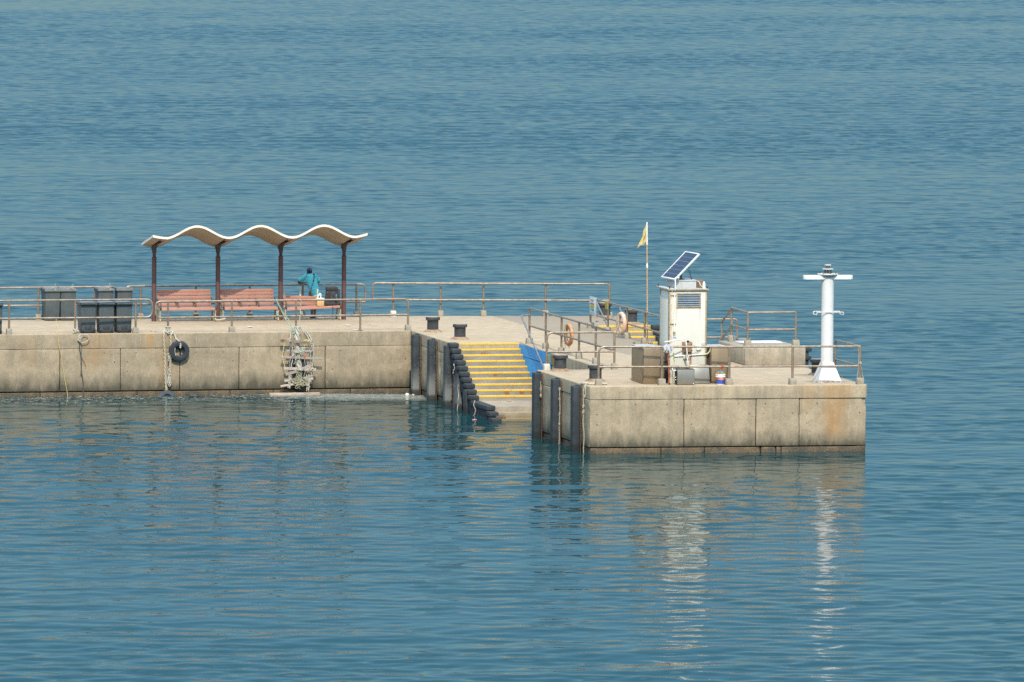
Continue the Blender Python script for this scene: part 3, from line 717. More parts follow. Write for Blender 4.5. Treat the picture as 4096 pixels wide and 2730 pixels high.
# stepped fender along the open side of the near steps
sf = thing('stepped_fender', 'staircase-shaped black rubber fender along the open side of the near steps', 'fender', (0, 15, 0))
rnd = random.Random(3)
def lump(y0, y1, z, dx=0.0):
    m = MB().box(-0.15 + dx, 0.14 + dx, y0, y1, z - 0.135, z + 0.015, 0.03, seg=3)
    for k in range(4):
        yy = y0 + (k + 0.5) * (y1 - y0) / 4
        m.box(-0.158 + dx, -0.12 + dx, yy - 0.02, yy + 0.02, z - 0.10, z - 0.03, 0.004)
    m.build('tread_pad', M['rubber'], sf)
for i in range(10):
    z = -RISE * i + 0.015; y = 18.2 - GO * i
    lump(y - 0.36, y + 0.05, z, rnd.uniform(-0.012, 0.012))
lump(12.75, 15.0, -1.545); lump(12.3, 12.78, -1.70); lump(11.9, 12.36, -1.86)
sp = MB()
for i in range(10):
    y = 18.2 - GO * i; z = -RISE * i
    sp.box(-0.11, 0.11, y - 0.35, y - 0.02, z - 0.62, z - 0.12, 0.015)
    for k in (-0.27, -0.13): sp.box(-0.125, -0.1, y + k - 0.045, y + k + 0.045, z - 0.32, z - 0.17, 0.01)
sp.box(-0.11, 0.11, 12.8, 14.95, -2.3, -1.68, 0.015)
for k in range(7): sp.box(-0.125, -0.1, 12.95 + k * 0.29, 13.06 + k * 0.29, -1.86, -1.70, 0.01)
sp.box(-0.11, 0.11, 11.95, 12.75, -2.4, -1.85, 0.015)
sp.build('side_rubber', M['rubber'], sf)
for y, z in ((16.75, -0.85), (15.6, -1.25)):
    MB().box(-0.2, -0.02, y - 0.17, y + 0.17, -2.3, z, 0.03).build('upright', M['fender'], sf)
pl = thing('bleached_panel', 'bleached grey panel low on the quay between the upright fender and the stepped fender', 'panel', (0, 17.4, -1.2))
MB().box(-0.06, -0.015, 17.0, 17.75, -2.3, -0.72, 0.01).build('plate', worn('bleached panel', (0.10, 0.115, 0.125), (0.18, 0.19, 0.19), 3, 0.7, fine=0.2), pl)
MB().box(-0.075, -0.058, 17.72, 17.76, -2.25, -0.74, 0.003).build('edge_strip', M['rustplate'], pl)

# block fender at the right of the raised platform
rf = thing('block_fender', 'stacked black rubber fender jutting out right of the raised platform', 'fender', (8.6, 8.6, 0))
for z0, z1_, x1 in ((0.36, 0.47, 8.86), (0.10, 0.22, 8.86), (-0.35, -0.2, 8.86), (-0.9, -0.75, 8.86), (-1.5, -1.35, 8.86)):
    MB().box(8.5, x1, 8.35, 8.75, z0, z1_, 0.02).build('pad', M['rubber'], rf)
MB().box(8.5, 8.78, 8.4, 8.7, -2.2, 0.40, 0.02).build('core', M['rubber'], rf)
# black fender edge at the head of the far steps
fs = thing('stepped_fender', 'black rubber fender edge just visible right of the far steps', 'fender', (8.3, 24, 0))
for i in range(7):
    y = 25.75 - GO * i; z = -RISE * i + 0.01
    MB().box(8.20, 8.48, y - 0.36, y + 0.05, z - 0.14, z + 0.015, 0.03).build('tread_pad', M['rubber'], fs)
MB().box(8.24, 8.42, 21.5, 25.7, -2.2, -1.1, 0.02).build('side_rubber', M['rubber'], fs)
# ---------------------------------------------------------------- wheelie bins
M['bin'] = worn('bin plastic', (0.068, 0.090, 0.098), (0.085, 0.104, 0.112), 5, 0.55, fine=0.1, spec=0.35)
M['bin_lid'] = worn('bin lid plastic', (0.115, 0.135, 0.142), (0.14, 0.16, 0.166), 6, 0.6, fine=0.15)
M['shade_dark'] = worn('painted shade', (0.022, 0.028, 0.034), (0.03, 0.036, 0.042), 5, 0.6)  # near-black painting the shade of the bin recesses and the grey box's side
M['tyre'] = worn('tyre rubber', (0.024, 0.032, 0.040), (0.036, 0.045, 0.055), 5, 0.7, fine=0.25)
GBN = 'dark grey wheeled rubbish bins'
def wheelie_bin():
    """front faces -Y, wheels and handle at +Y"""
    t = thing('wheelie_bin', '', 'bin', (0, 0, 0), 0, GBN)
    b = bmesh.new(); rings = []
    for z, w, yf_, yb in ((0.02, 0.226, -0.225, 0.26), (0.06, 0.235, -0.24, 0.27), (0.55, 0.244, -0.30, 0.31), (0.93, 0.251, -0.335, 0.325), (0.945, 0.276, -0.37, 0.36), (1.0, 0.278, -0.372, 0.362)):
        rr = []
        for sx, sy in ((-1, -1), (1, -1), (1, 1), (-1, 1)):
            for k in range(5):
                a = {(-1, -1): 180, (1, -1): 270, (1, 1): 0, (-1, 1): 90}[(sx, sy)] + k * 22.5
                r = 0.045
                cx = sx * (w - r); cy = (yf_ + r) if sy < 0 else (yb - r)
                rr.append(b.verts.new((cx + r * math.cos(R(a)), cy + r * math.sin(R(a)), z)))
        rings.append(rr)
    for a, c in zip(rings, rings[1:]):
        for k in range(20): b.faces.new((a[k], a[(k + 1) % 20], c[(k + 1) % 20], c[k]))
    b.faces.new(rings[0][::-1]); b.faces.new(rings[-1])
    bmesh.ops.recalc_face_normals(b, faces=b.faces)
    m = MB(); m._take(b)
    for sx in (-1, 1):      # moulded ribs front and back
        m.prism([(-0.252, 0.10), (-0.262, 0.10), (-0.346, 0.93), (-0.336, 0.93)], 'x', sx * 0.15 - 0.01, sx * 0.15 + 0.01)
        m.prism([(0.282, 0.30), (0.292, 0.30), (0.340, 0.93), (0.330, 0.93)], 'x', sx * 0.13 - 0.01, sx * 0.13 + 0.01)
    m.build('body', M['bin'], t, world=False)
    m = MB()
    m.box(-0.262, 0.262, -0.355, 0.345, 1.0, 1.03, 0.012).box(-0.23, 0.23, -0.31, 0.30, 1.027, 1.045, 0.012)
    m.box(-0.28, 0.28, -0.392, -0.36, 0.95, 1.01, 0.010)
    m.build('lid', M['bin_lid'], t, world=False)
    m = MB()
    for sx in (-1, 1): m.box(sx * 0.22 - 0.03, sx * 0.22 + 0.03, 0.33, 0.42, 0.955, 1.0, 0.012)
    m.sweep([(-0.235, 0.41, 0.985), (0.235, 0.41, 0.985)], 0.017, 8).build('handle', M['bin'], t, world=False)
    MB().box(-0.10, 0.10, 0.255, 0.300, 0.10, 0.25, 0.012).box(-0.19, 0.19, 0.25, 0.296, 0.03, 0.13, 0.012).sweep([(-0.25, 0.275, 0.10), (0.25, 0.275, 0.10)], 0.014, 8).build('axle_recess', M['shade_dark'], t, world=False)  # raised dark boxes stand in for the shaded hollow around the axle
    for sx in (-1, 1):
        MB().lathe([(0.0, -0.025), (0.05, -0.025), (0.092, -0.022), (0.1, -0.012), (0.1, 0.012), (0.092, 0.022), (0.05, 0.025), (0.0, 0.025)], n=24, mat=Matrix.Translation((sx * 0.20, 0.275, 0.10)) @ Matrix.Rotation(R(90), 4, 'Y')).build('wheel', M['tyre'], t, world=False)
    return t
wb = wheelie_bin(); wb.location = (-10.55, 30.22, 0); wb.rotation_euler.z = 0.05; wb['label'] = 'leftmost of the two bins in the far row with a gap right of them'
for x, y, rz, lb in ((-10.02, 30.25, -0.04, 'bin of the far row standing just right of the far leftmost one, lid strap hanging'),
                     (-8.80, 30.28, 0.02, 'far bin right of the gap, left of the last bin before the shelter'),
                     (-8.17, 30.30, -0.03, 'last far bin before the shelter, behind the end of the railing'),
                     (-12.75, 30.1, 0.0, 'far bin cut by the left edge of the picture, only its lid rim showing'),
                     (-10.42, 24.32, math.pi + 0.03, 'near bin with its wheel recess to us, leftmost of three tied to the railing'),
                     (-9.83, 24.33, math.pi - 0.02, 'near bin in the middle of the three tied to the railing'),
                     (-9.27, 24.35, math.pi + 0.02, 'near bin rightmost of the three tied to the railing'),
                     (-13.42, 24.15, math.pi, 'near bin cut off by the left edge of the picture')):
    q = dup(wb, (x, y, 0), rz, lb)
    if rz > 3: q.scale = (1.0, 1.0, 0.94)
M['cream_rope'] = worn('pale rope', (0.45, 0.395, 0.285), (0.33, 0.29, 0.21), 30, 0.9)
M['white_rope'] = worn('whitish rope', (0.49, 0.455, 0.375), (0.34, 0.31, 0.25), 30, 0.9)
M['dark_rope'] = worn('dark rope', (0.05, 0.05, 0.05), (0.09, 0.085, 0.075), 30, 0.9)
M['green_rope'] = worn('green rope', (0.30, 0.42, 0.33), (0.42, 0.47, 0.38), 30, 0.9)
M['yellow_rope'] = worn('yellow rope', (0.60, 0.48, 0.16), (0.5, 0.42, 0.2), 30, 0.9)
for i, (x, y) in enumerate(((-10.52, 30.2), (-9.95, 30.2), (-8.74, 30.25))):
    tag(MB().sweep(squiggle((x - 0.12, y - 0.36, 1.04), (x, y - 0.30, 1.07), 0.02, 8, i), 0.008, 6).sweep(squiggle((x, y - 0.3, 1.07), (x + 0.07, y - 0.32, 1.20), 0.03, 8, i + 4), 0.008, 6).sweep(squiggle((x, y - 0.3, 1.07), (x + 0.12, y - 0.37, 0.99), 0.03, 8, i + 9), 0.008, 6).build('bin_cord', M['cream_rope']),
        ['pale cord knotted on the lid of the far leftmost bin', 'pale cord knotted on the second far bin from the left', 'pale cord knotted on the far bin right of the gap'][i], 'cord', 'cords on the bin lids')

# ---------------------------------------------------------------- wavy shelter
M['maroon'] = worn('maroon paint', (0.115, 0.055, 0.05), (0.085, 0.045, 0.042), 5, 0.55, fine=0.15, rust=0.36, rust_col=(0.17, 0.075, 0.05))
M['maroon_dk'] = worn('dark bracket paint', (0.055, 0.038, 0.038), (0.075, 0.048, 0.045), 6, 0.6, fine=0.2)
def roof_mat():
    t = NT('board marked shelter roof'); p = t.pos(); x, y, z = t.xyz(p); n = t.xyz(t.nrm())
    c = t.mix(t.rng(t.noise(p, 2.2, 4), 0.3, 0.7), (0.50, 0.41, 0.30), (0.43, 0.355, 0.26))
    w = t.n.new('ShaderNodeTexWave'); w.bands_direction = 'Y'; t.plug(w.inputs[0], p); w.inputs['Scale'].default_value = 2.6; w.inputs['Distortion'].default_value = 0.4
    line = t.rng(w.outputs['Fac'], 0.05, 0.22, 0.78, 1.0)
    c = t.mix(1.0, c, t_gray(t, line), 'MULTIPLY')
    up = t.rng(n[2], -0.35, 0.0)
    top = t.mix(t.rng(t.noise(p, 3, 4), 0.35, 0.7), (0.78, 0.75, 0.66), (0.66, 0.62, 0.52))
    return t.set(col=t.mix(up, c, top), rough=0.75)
shl = thing('waiting_shelter', 'open shelter with a wavy cream roof on four maroon columns over the benches', 'shelter', (-4.1, 29.5, 0))
cols = [(-7.33, 29.42), (-5.23, 29.5), (-3.155, 29.58), (-1.055, 29.66)]
def roof_z(x, v):
    ph = (x + 5.17) / 2.085 * 2 * math.pi
    a = 0.185 if -7.15 < x < -1.0 else 0.06
    base = 2.755 + a * (1 - math.cos(ph))
    if x < -7.15: base += (-7.15 - x) * 0.06
    if x > -1.0: base += (x + 1.0) * 0.12
    return base - 0.185 * v
def roof_mesh():
    b = bmesh.new(); nx, nv = 130, 10; T = []; B = []
    for i in range(nx + 1):
        x = -7.66 + (7.66 - 0.60) * i / nx; rt, rb = [], []
        for j in range(nv + 1):
            v = 2.0 * j / nv; y = 27.98 + 0.04 * (x + 5) + v
            e = 0.022 if 0 < j < nv else 0.0
            rt.append(b.verts.new((x, y, roof_z(x, v) + 0.038))); rb.append(b.verts.new((x, y, roof_z(x, v) - 0.036)))
        T.append(rt); B.append(rb)
    for i in range(nx):
        for j in range(nv):
            b.faces.new((T[i][j], T[i + 1][j], T[i + 1][j + 1], T[i][j + 1])); b.faces.new((B[i][j], B[i][j + 1], B[i + 1][j + 1], B[i + 1][j]))
        b.faces.new((T[i][0], B[i][0], B[i + 1][0], T[i + 1][0])); b.faces.new((T[i][nv], T[i + 1][nv], B[i + 1][nv], B[i][nv]))
    for j in range(nv):
        b.faces.new((T[0][j], T[0][j + 1], B[0][j + 1], B[0][j])); b.faces.new((T[nx][j], B[nx][j], B[nx][j + 1], T[nx][j + 1]))
    bmesh.ops.recalc_face_normals(b, faces=b.faces)
    m = MB(); m._take(b); return m
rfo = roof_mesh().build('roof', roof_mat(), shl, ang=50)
for x, y in cols:
    y0 = 27.98 + 0.04 * (x + 5)
    c = MB().sweep([(x, y, -0.01), (x, y, 2.05)], 0.074, 20).lathe([(0.085, 2.03), (0.085, 2.065), (0.06, 2.07)], (x, y, 0), 20).build('column', M['maroon'], shl)
    MB().lathe([(0.055, 2.06), (0.055, 2.18), (0.072, 2.22), (0.072, 2.34), (0.055, 2.4)], (x, y, 0), 16).build('neck', M['maroon_dk'], c)
    zf = lambda yy: roof_z(x, yy - y0) - 0.040
    pts = [(y0 + 0.06, zf(y0 + 0.06)), (y0 + 1.85, zf(y0 + 1.85)), (y0 + 1.85, zf(y0 + 1.85) - 0.07), (y + 0.10, 2.26), (y + 0.075, 2.2), (y - 0.075, 2.2), (y - 0.12, 2.30), (y - 0.35, 2.46), (y - 0.8, 2.60), (y0 + 0.06, zf(y0 + 0.06) - 0.055)]
    MB().prism(pts, 'x', x - 0.045, x + 0.045, 0.006).build('bracket', M['maroon_dk'], c)
    MB().box(x - 0.07, x + 0.07, y0 + 0.01, y0 + 0.10, zf(y0) - 0.07, zf(y0) - 0.004, 0.006).build('end_cap', M['maroon'], c)

# ---------------------------------------------------------------- benches
M['slat'] = worn('faded red slats', (0.45, 0.225, 0.16), (0.40, 0.20, 0.145), 3, 0.6, fine=0.08)
M['bench_iron'] = worn('bench frame cream', (0.50, 0.38, 0.20), (0.36, 0.27, 0.15), 7, 0.6, fine=0.15, rust=0.3)
M['arm_iron'] = worn('bench arm', (0.14, 0.115, 0.09), (0.10, 0.085, 0.07), 8, 0.5, 0.3)
GBE = 'red slatted benches under the shelter'
def bench(Lh=0.88, broken=False):
    t = thing('park_bench', '', 'bench', (0, 0, 0), 0, GBE)
    tilt = (lambda x: 0.035 * x) if broken else (lambda x: 0.0)
    seat_rows = [(-0.30, 0.42), (-0.185, 0.435), (-0.07, 0.435), (0.045, 0.432), (0.16, 0.43)]
    for y, z in seat_rows:
        m = MB().box(-Lh, Lh, y - 0.048, y + 0.048, z - 0.018, z + 0.018, 0.008)
        if y < -0.25: m.box(-Lh, Lh, y - 0.062, y - 0.04, z - 0.06, z + 0.012, 0.008)
        for v in m.bm.verts: v.co.z += tilt(v.co.x) * (1.3 if broken else 1)
        m.build('seat_slat', M['slat'], t, world=False)
    rows = [(0.265, 0.52), (0.288, 0.63), (0.311, 0.74), (0.334, 0.85), (0.357, 0.95)] if not broken else [(0.26, 0.50), (0.285, 0.60), (0.305, 0.70)]
    for y, z in rows:
        m = MB().box(-Lh, Lh if not broken else Lh - 0.55, y - 0.016, y + 0.016, z - 0.048, z + 0.048, 0.008)
        for v in m.bm.verts: v.co.z += -0.03 * v.co.x if broken else 0
        m.build('back_slat', M['slat'], t, world=False)
    for sx in (-1, 1):
        x = sx * (Lh + 0.03)
        l = MB().prism([(-0.30, 0.40), (-0.26, 0.40), (-0.20, 0.02), (-0.14, 0.0), (-0.26, 0.0), (-0.29, 0.02), (-0.25, 0.2)], 'x', x - 0.022, x + 0.022, 0.005)
        l.prism([(0.12, 0.40), (0.20, 0.40), (0.33, 0.0), (0.25, 0.0)], 'x', x - 0.022, x + 0.022, 0.005)
        l.prism([(-0.30, 0.36), (0.25, 0.38), (0.25, 0.41), (-0.30, 0.405)], 'x', x - 0.02, x + 0.02, 0.004)
        l.build('leg', M['bench_iron'], t, world=False)
        MB().sweep(fillet([(x, 0.33, 0.72), (x, 0.0, 0.66), (x, -0.34, 0.60), (x, -0.35, 0.44), (x, -0.28, 0.38)], 0.08), 0.026, 8).build('armrest', M['arm_iron'], t, world=False)
        if not broken:
            x = sx * 0.29
            MB().prism([(0.28, 0.60), (0.28, 0.64), (-0.10, 0.60), (-0.22, 0.50), (-0.22, 0.44), (-0.17, 0.44), (-0.08, 0.55)], 'x', x - 0.02, x + 0.02, 0.006).build('divider', M['arm_iron'], t, world=False)
    for x in (-0.82, -0.29, 0.29, 0.82):
        top = 1.0 if not broken else (0.98 if x < 0.8 else 0.62)
        MB().prism([(0.26, 0.40), (0.30, 0.38), (0.415 if not broken else 0.37, min(top, 0.97)), (0.385 if not broken else 0.33, min(top, 0.97))], 'x', x - 0.02, x + 0.02, 0.004).build('back_support', M['cream_steel'] if broken else M['bench_iron'], t, world=False)
    MB().box(-Lh, Lh, -0.22, -0.18, 0.375, 0.412, 0.005).build('under_rail', M['arm_iron'], t, world=False)
    return t
M['cream_steel'] = worn('cream steel', (0.62, 0.55, 0.40), (0.5, 0.43, 0.3), 9, 0.6, rust=0.3)
be = bench(); be.location = (-6.28, 29.42, 0); be.rotation_euler.z = 0.035; be['label'] = 'intact red bench between the first and second shelter columns from the left'
dup(be, (-4.20, 29.52, 0), 0.035, 'intact red bench between the second and third shelter columns')
bb_ = bench(0.88, True); bb_.location = (-2.13, 29.66, 0); bb_.rotation_euler.z = 0.035; bb_['label'] = 'sagging red bench with missing back slats, holding the cool box and backpack'
# ---------------------------------------------------------------- the white equipment cabinet
def cabinet_mat(side):
    t = NT('cabinet paint ' + side); p = t.pos(); x, y, z = t.xyz(p)
    c = t.mix(t.rng(t.noise(t.vmul(p, (1, 1, 0.3)), 2.0, 4), 0.35, 0.7), (0.70, 0.685, 0.60), (0.64, 0.625, 0.545))
    st = t.rng(t.noise(t.vmul(p, (1, 1, 0.06)), 16, 3, 0.6), 0.56, 0.76, 0, 0.28)
    c = t.mix(st, c, (0.50, 0.42, 0.28))
    if side == 'front':
        g = t.math('MULTIPLY', gauss(t, x, 3.225, 0.055), t.rng(z, 0.90, 0.84))
        c = t.mix(t.math('MULTIPLY', g, 0.9), c, (0.36, 0.14, 0.04))
        for rx in (2.80, 3.49):
            g = t.math('MULTIPLY', t.math('MULTIPLY', gauss(t, x, rx, 0.035), t.rng(z, 2.24, 2.2)), t.rng(z, 1.6, 2.15))
            c = t.mix(t.math('MULTIPLY', g, 0.55), c, (0.42, 0.24, 0.10))
        c = t.mix(t.rng(z, 0.6, 0.1, 0, 0.35), c, (0.45, 0.40, 0.30))
    return t.set(col=c, rough=0.5)
M['trim'] = worn('cabinet trim', (0.40, 0.33, 0.22), (0.30, 0.24, 0.15), 7, 0.6, fine=0.2, rust=0.36)
M['pvc'] = worn('white plastic pipe', (0.80, 0.79, 0.74), (0.72, 0.70, 0.63), 6, 0.4, fine=0.06)
M['roofgrey'] = worn('pale grey sheet metal', (0.50, 0.51, 0.50), (0.42, 0.43, 0.42), 5, 0.5, fine=0.1)
cab = thing('equipment_cabinet', 'tall white metal cabinet with a louvred vent and white pipes, solar panel above', 'cabinet', (3.13, 1.45, 0))
m = MB().box(2.57, 3.69, 0.955, 2.0, 0.0, 2.69, 0.006)
m.build('body', cabinet_mat('front'), cab)
for x0, x1, y0, y1 in ((2.555, 2.61, 0.942, 0.954), (2.553, 2.5685, 0.942, 1.0), (3.65, 3.705, 0.942, 0.954), (3.6915, 3.706, 0.942, 1.0), (2.553, 2.5685, 1.95, 2.0)):
    mm = MB().box(x0, x1, y0, y1, 0.0, 2.688, 0.002)
    if y1 - y0 < 0.03:
        for k in range(11): mm.sweep([((x0 + x1) / 2, y0, 0.2 + 0.24 * k), ((x0 + x1) / 2, y0 - 0.006, 0.2 + 0.24 * k)], 0.010, 8)
    mm.build('corner_trim', M['trim'], cab)
rf_ = MB().box(2.525, 3.745, 0.90, 2.40, 2.69, 2.735, 0.008).build('roof', M['trim'], cab)
MB().box(2.535, 3.735, 0.91, 2.39, 2.737, 2.742, 0.001).build('roof_sheet', M['roofgrey'], rf_)
MB().box(2.80, 3.42, 1.12, 2.28, 2.743, 2.965, 0.012).box(2.785, 3.435, 1.10, 2.30, 2.955, 2.98, 0.006).build('roof_box', M['roofgrey'], cab)
MB().box(3.47, 3.67, 1.25, 1.5, 2.743, 2.97, 0.008).build('brown_box', worn('brown box paint', (0.22, 0.15, 0.09), (0.16, 0.11, 0.07), 8, 0.7, rust=0.36), cab)
MB().lathe([(0.045, 0), (0.045, 0.14), (0.03, 0.15), (0.03, 0.16), (0.024, 0.19), (0.0, 0.21)], (3.63, 1.05, 2.743), 16).build('sensor', M['pvc'], cab)
MB().sweep([(3.47, 1.2, 2.95), (3.50, 1.12, 2.93), (3.54, 1.08, 2.82), (3.60, 1.05, 2.79)], 0.008, 6).build('cable', M['pvc'], cab)
for x, y in ((2.58, 0.96), (2.58, 2.32), (3.70, 0.96)):
    MB().torus((x, y, 2.775), 0.03, 0.011, 'x', 16, 8).build('lifting_eye', M['rubber'], cab)
lv = MB()
for a in ((2.785, 3.515, 2.575, 2.615), (2.785, 3.515, 2.195, 2.235), (2.785, 2.825, 2.235, 2.575), (3.475, 3.515, 2.235, 2.575)): lv.box(a[0], a[1], 0.925, 0.9545, a[2], a[3], 0.004)
for k in range(7): lv.sweep([(2.80 + 0.115 * k, 0.926, 2.595), (2.80 + 0.115 * k, 0.92, 2.595)], 0.008, 6).sweep([(2.80 + 0.115 * k, 0.926, 2.215), (2.80 + 0.115 * k, 0.92, 2.215)], 0.008, 6)
lv = lv.build('louvre', M['trim'], cab)
M['blade'] = worn('blue grey louvre blade', (0.13, 0.185, 0.24), (0.09, 0.135, 0.18), 6, 0.5, rust=0.3)
MB().box(2.826, 3.474, 0.950, 0.9542, 2.236, 2.574).build('vent_back', worn('vent dark', (0.04, 0.07, 0.11), (0.05, 0.085, 0.13)), lv)
for k in range(5):
    z = 2.252 + k * 0.066
    MB().prism([(0.949, z + 0.05), (0.945, z + 0.053), (0.918, z + 0.006), (0.922, z + 0.003)], 'x', 2.827, 3.473).build('blade', M['blade'], lv)
# pipe work on the front
MB().sweep(fillet([(2.725, 0.93, 1.46), (2.725, 0.93, 2.66), (2.725, 0.86, 2.72), (2.725, 0.86, 3.06), (2.86, 1.0, 3.06), (2.86, 1.12, 2.985)], 0.03), 0.022, 10).build('downpipe', M['pvc'], cab)
MB().sweep(fillet([(2.645, 0.935, 1.0), (2.645, 0.935, 2.62), (2.66, 0.93, 2.68), (2.72, 0.87, 2.76)], 0.03), 0.014, 8).build('downpipe', worn('stained pipe', (0.62, 0.47, 0.33), (0.72, 0.66, 0.55), 5, 0.5), cab)
MB().sweep([(2.725, 0.93, 1.46), (2.725, 0.93, 1.36)], [0.03, 0.024], 12).sweep([(2.725, 0.93, 1.50), (2.725, 0.93, 1.47)], 0.034, 12).build('valve', M['trim'], cab)
MB().sweep([(2.725, 0.93, 1.38), (2.725, 0.93, 1.34)], 0.03, 12).sweep([(2.725, 0.925, 1.35), (2.78, 0.915, 1.35)], 0.01, 8).build('valve_handle', worn('pale blue plastic', (0.35, 0.55, 0.68), (0.5, 0.62, 0.7)), cab)
MB().sweep(fillet([(2.725, 0.93, 1.35), (2.725, 0.93, 0.78), (3.60, 0.925, 0.835)], 0.04), 0.015, 10).build('waste_pipe', M['pvc'], cab)
MB().sweep(fillet([(3.60, 0.925, 0.835), (3.70, 0.90, 0.84), (3.78, 0.86, 0.93), (3.80, 0.84, 1.06)], 0.06), 0.020, 10).build('hose', worn('cream hose', (0.62, 0.60, 0.36), (0.55, 0.52, 0.30)), cab)
for z in (2.56, 1.73): MB().box(2.61, 2.77, 0.915, 0.945, z - 0.012, z + 0.012, 0.003).build('pipe_clip', M['trim'], cab)
M['jbrown'] = worn('rusted junction box', (0.30, 0.19, 0.11), (0.23, 0.15, 0.09), 9, 0.6, rust=0.4)
jb = MB().box(2.965, 3.245, 0.90, 0.953, 0.875, 1.21, 0.008).box(3.0, 3.225, 0.845, 0.90, 0.90, 1.185, 0.03).build('junction_box', M['jbrown'], cab)
MB().lathe([(0.045, 0), (0.05, 0.012), (0.03, 0.03), (0, 0.035)], (3.12, 0.90, 1.212), 14).build('cap', M['rubber'], jb)
for z in (0.95, 1.14): MB().box(3.225, 3.26, 0.87, 0.89, z - 0.012, z + 0.012, 0.003).build('latch', M['rubber'], jb)
MB().box(3.0, 3.175, 0.90, 0.953, 0.70, 0.80, 0.012).build('small_box', worn('beige box', (0.55, 0.47, 0.32), (0.48, 0.40, 0.27)), cab)
MB().box(3.385, 3.53, 0.915, 0.953, 0.955, 1.10, 0.010).build('switch_box', M['pvc'], cab)
MB().box(3.545, 3.645, 0.93, 0.953, 1.05, 1.19, 0.003).sweep([(3.60, 0.931, 1.15), (3.60, 0.926, 1.15)], 0.009, 8).build('lock_plate', M['roofgrey'], cab)
for pts in ([(3.25, 0.92, 0.85), (3.40, 0.90, 0.90), (3.53, 0.92, 1.0)], [(3.02, 0.92, 0.70), (3.04, 0.90, 0.60), (3.12, 0.90, 0.50)], [(3.17, 0.92, 0.71), (3.22, 0.90, 0.74), (3.24, 0.92, 0.85)]):
    MB().sweep(fillet(pts, 0.1), 0.006, 6).build('cable', M['dark_rope'], cab)
MB().box(3.702, 3.785, 1.0, 1.9, 0.0, 1.0).box(2.40, 2.55, 1.05, 1.9, 0.0, 0.98).build('gap_shade', worn('painted gap shade', (0.03, 0.03, 0.032), (0.04, 0.04, 0.042)), cab)  # solid near-black fill stands in for the shade in the gaps beside the cabinet

# solar panel
sp_t = thing('solar_panel', 'tilted blue solar panel on a pole above the white cabinet', 'solar panel', (3.06, 1.6, 2.98))
P0 = Vector((2.745, 1.02, 3.018)); Wv = Vector((-0.10, 1.16, 0.0)); Lv = Vector((0.722, 0.05, 0.722))
Nv = Lv.cross(Wv).normalized()
if Nv.z < 0: Nv = -Nv
wu, lu = Wv.normalized(), Lv.normalized(); LW, LL = Wv.length, Lv.length
pm = Matrix(((wu.x, lu.x, Nv.x, P0.x), (wu.y, lu.y, Nv.y, P0.y), (wu.z, lu.z, Nv.z, P0.z), (0, 0, 0, 1)))
MB().box(-0.02, 0.025, -0.02, LL + 0.02, -0.04, 0.012, 0.004, pm).box(LW - 0.025, LW + 0.02, -0.02, LL + 0.02, -0.04, 0.012, 0.004, pm).box(0.025, LW - 0.025, -0.02, 0.02, -0.04, 0.011, 0.003, pm).box(0.025, LW - 0.025, LL - 0.02, LL + 0.02, -0.04, 0.011, 0.003, pm).build('frame', worn('aluminium frame', (0.70, 0.70, 0.68), (0.6, 0.6, 0.58), 5, 0.4), sp_t)
cl = MB().box(0.025, LW - 0.025, 0.02, LL - 0.02, -0.03, 0.0, 0, pm)
cl.mi = 1
for k in range(1, 6): y = 0.02 + (LL - 0.04) * k / 6; cl.box(0.03, LW - 0.03, y - 0.004, y + 0.004, 0.0005, 0.002, 0, pm)
cl.mi = 2
for k in range(1, 8): x = 0.025 + (LW - 0.05) * k / 8; cl.box(x - 0.003, x + 0.003, 0.022, LL - 0.022, 0.0004, 0.0012, 0, pm)
def cellmat():
    t = NT('solar cell'); p = t.pos()
    c = t.mix(t.rng(t.noise(p, 5, 3), 0.3, 0.7), (0.022, 0.042, 0.078), (0.03, 0.055, 0.098))
    return t.set(col=c, rough=0.45, spec=0.3)
cl.build('cells', [cellmat(), worn('cell ribbon', (0.24, 0.28, 0.33), (0.2, 0.24, 0.29)), worn('cell line', (0.08, 0.12, 0.20), (0.07, 0.11, 0.18))], sp_t, smooth=False)
MB().sweep([(3.09, 1.62, 2.975), (3.09, 1.62, 3.37)], 0.03, 12).lathe([(0.1, 0), (0.1, 0.02), (0.03, 0.03)], (3.09, 1.62, 2.978), 16).build('pole', M['galv'], sp_t)
MB().sweep([(3.15, 1.55, 3.40), (3.28, 1.45, 3.2), (3.33, 1.4, 2.99)], 0.006, 6).sweep([(3.22, 1.55, 3.46), (3.31, 1.42, 3.2), (3.34, 1.4, 2.99)], 0.006, 6).sweep([(3.33, 1.4, 3.05), (3.35, 1.38, 2.99)], 0.022, 8).build('cable', M['dark_rope'], sp_t)

# ---------------------------------------------------------------- steel boxes and clutter round the cabinet
def steel_mat(n, a, b, rough=0.42):
    t = NT(n); p = t.pos(); x, y, z = t.xyz(p)
    c = t.mix(t.rng(t.noise(t.vmul(p, (1, 1, 0.25)), 3.2, 4), 0.3, 0.7), a, b)
    c = t.mix(t.rng(z, 0.35, 0.02, 0, 0.4), c, (0.20, 0.13, 0.07))
    return t.set(col=c, rough=rough, metal=0.35)
M['steel_br'] = steel_mat('tarnished steel', (0.30, 0.225, 0.14), (0.235, 0.175, 0.11))
M['steel_gr'] = steel_mat('dull grey steel', (0.27, 0.275, 0.25), (0.21, 0.21, 0.185))
b1 = thing('steel_box', 'brownish steel box left of the white cabinet, with rings on its top', 'box', (2.05, 1.4, 0), 0, 'brown steel boxes flanking the cabinet')
MB().box(1.745, 2.365, 0.65, 2.10, 0.0, 1.035, 0.008).build('body', M['steel_br'], b1)
MB().box(1.73, 2.375, 0.64, 2.11, 1.035, 1.06, 0.004).build('top', M['roofgrey'], b1)
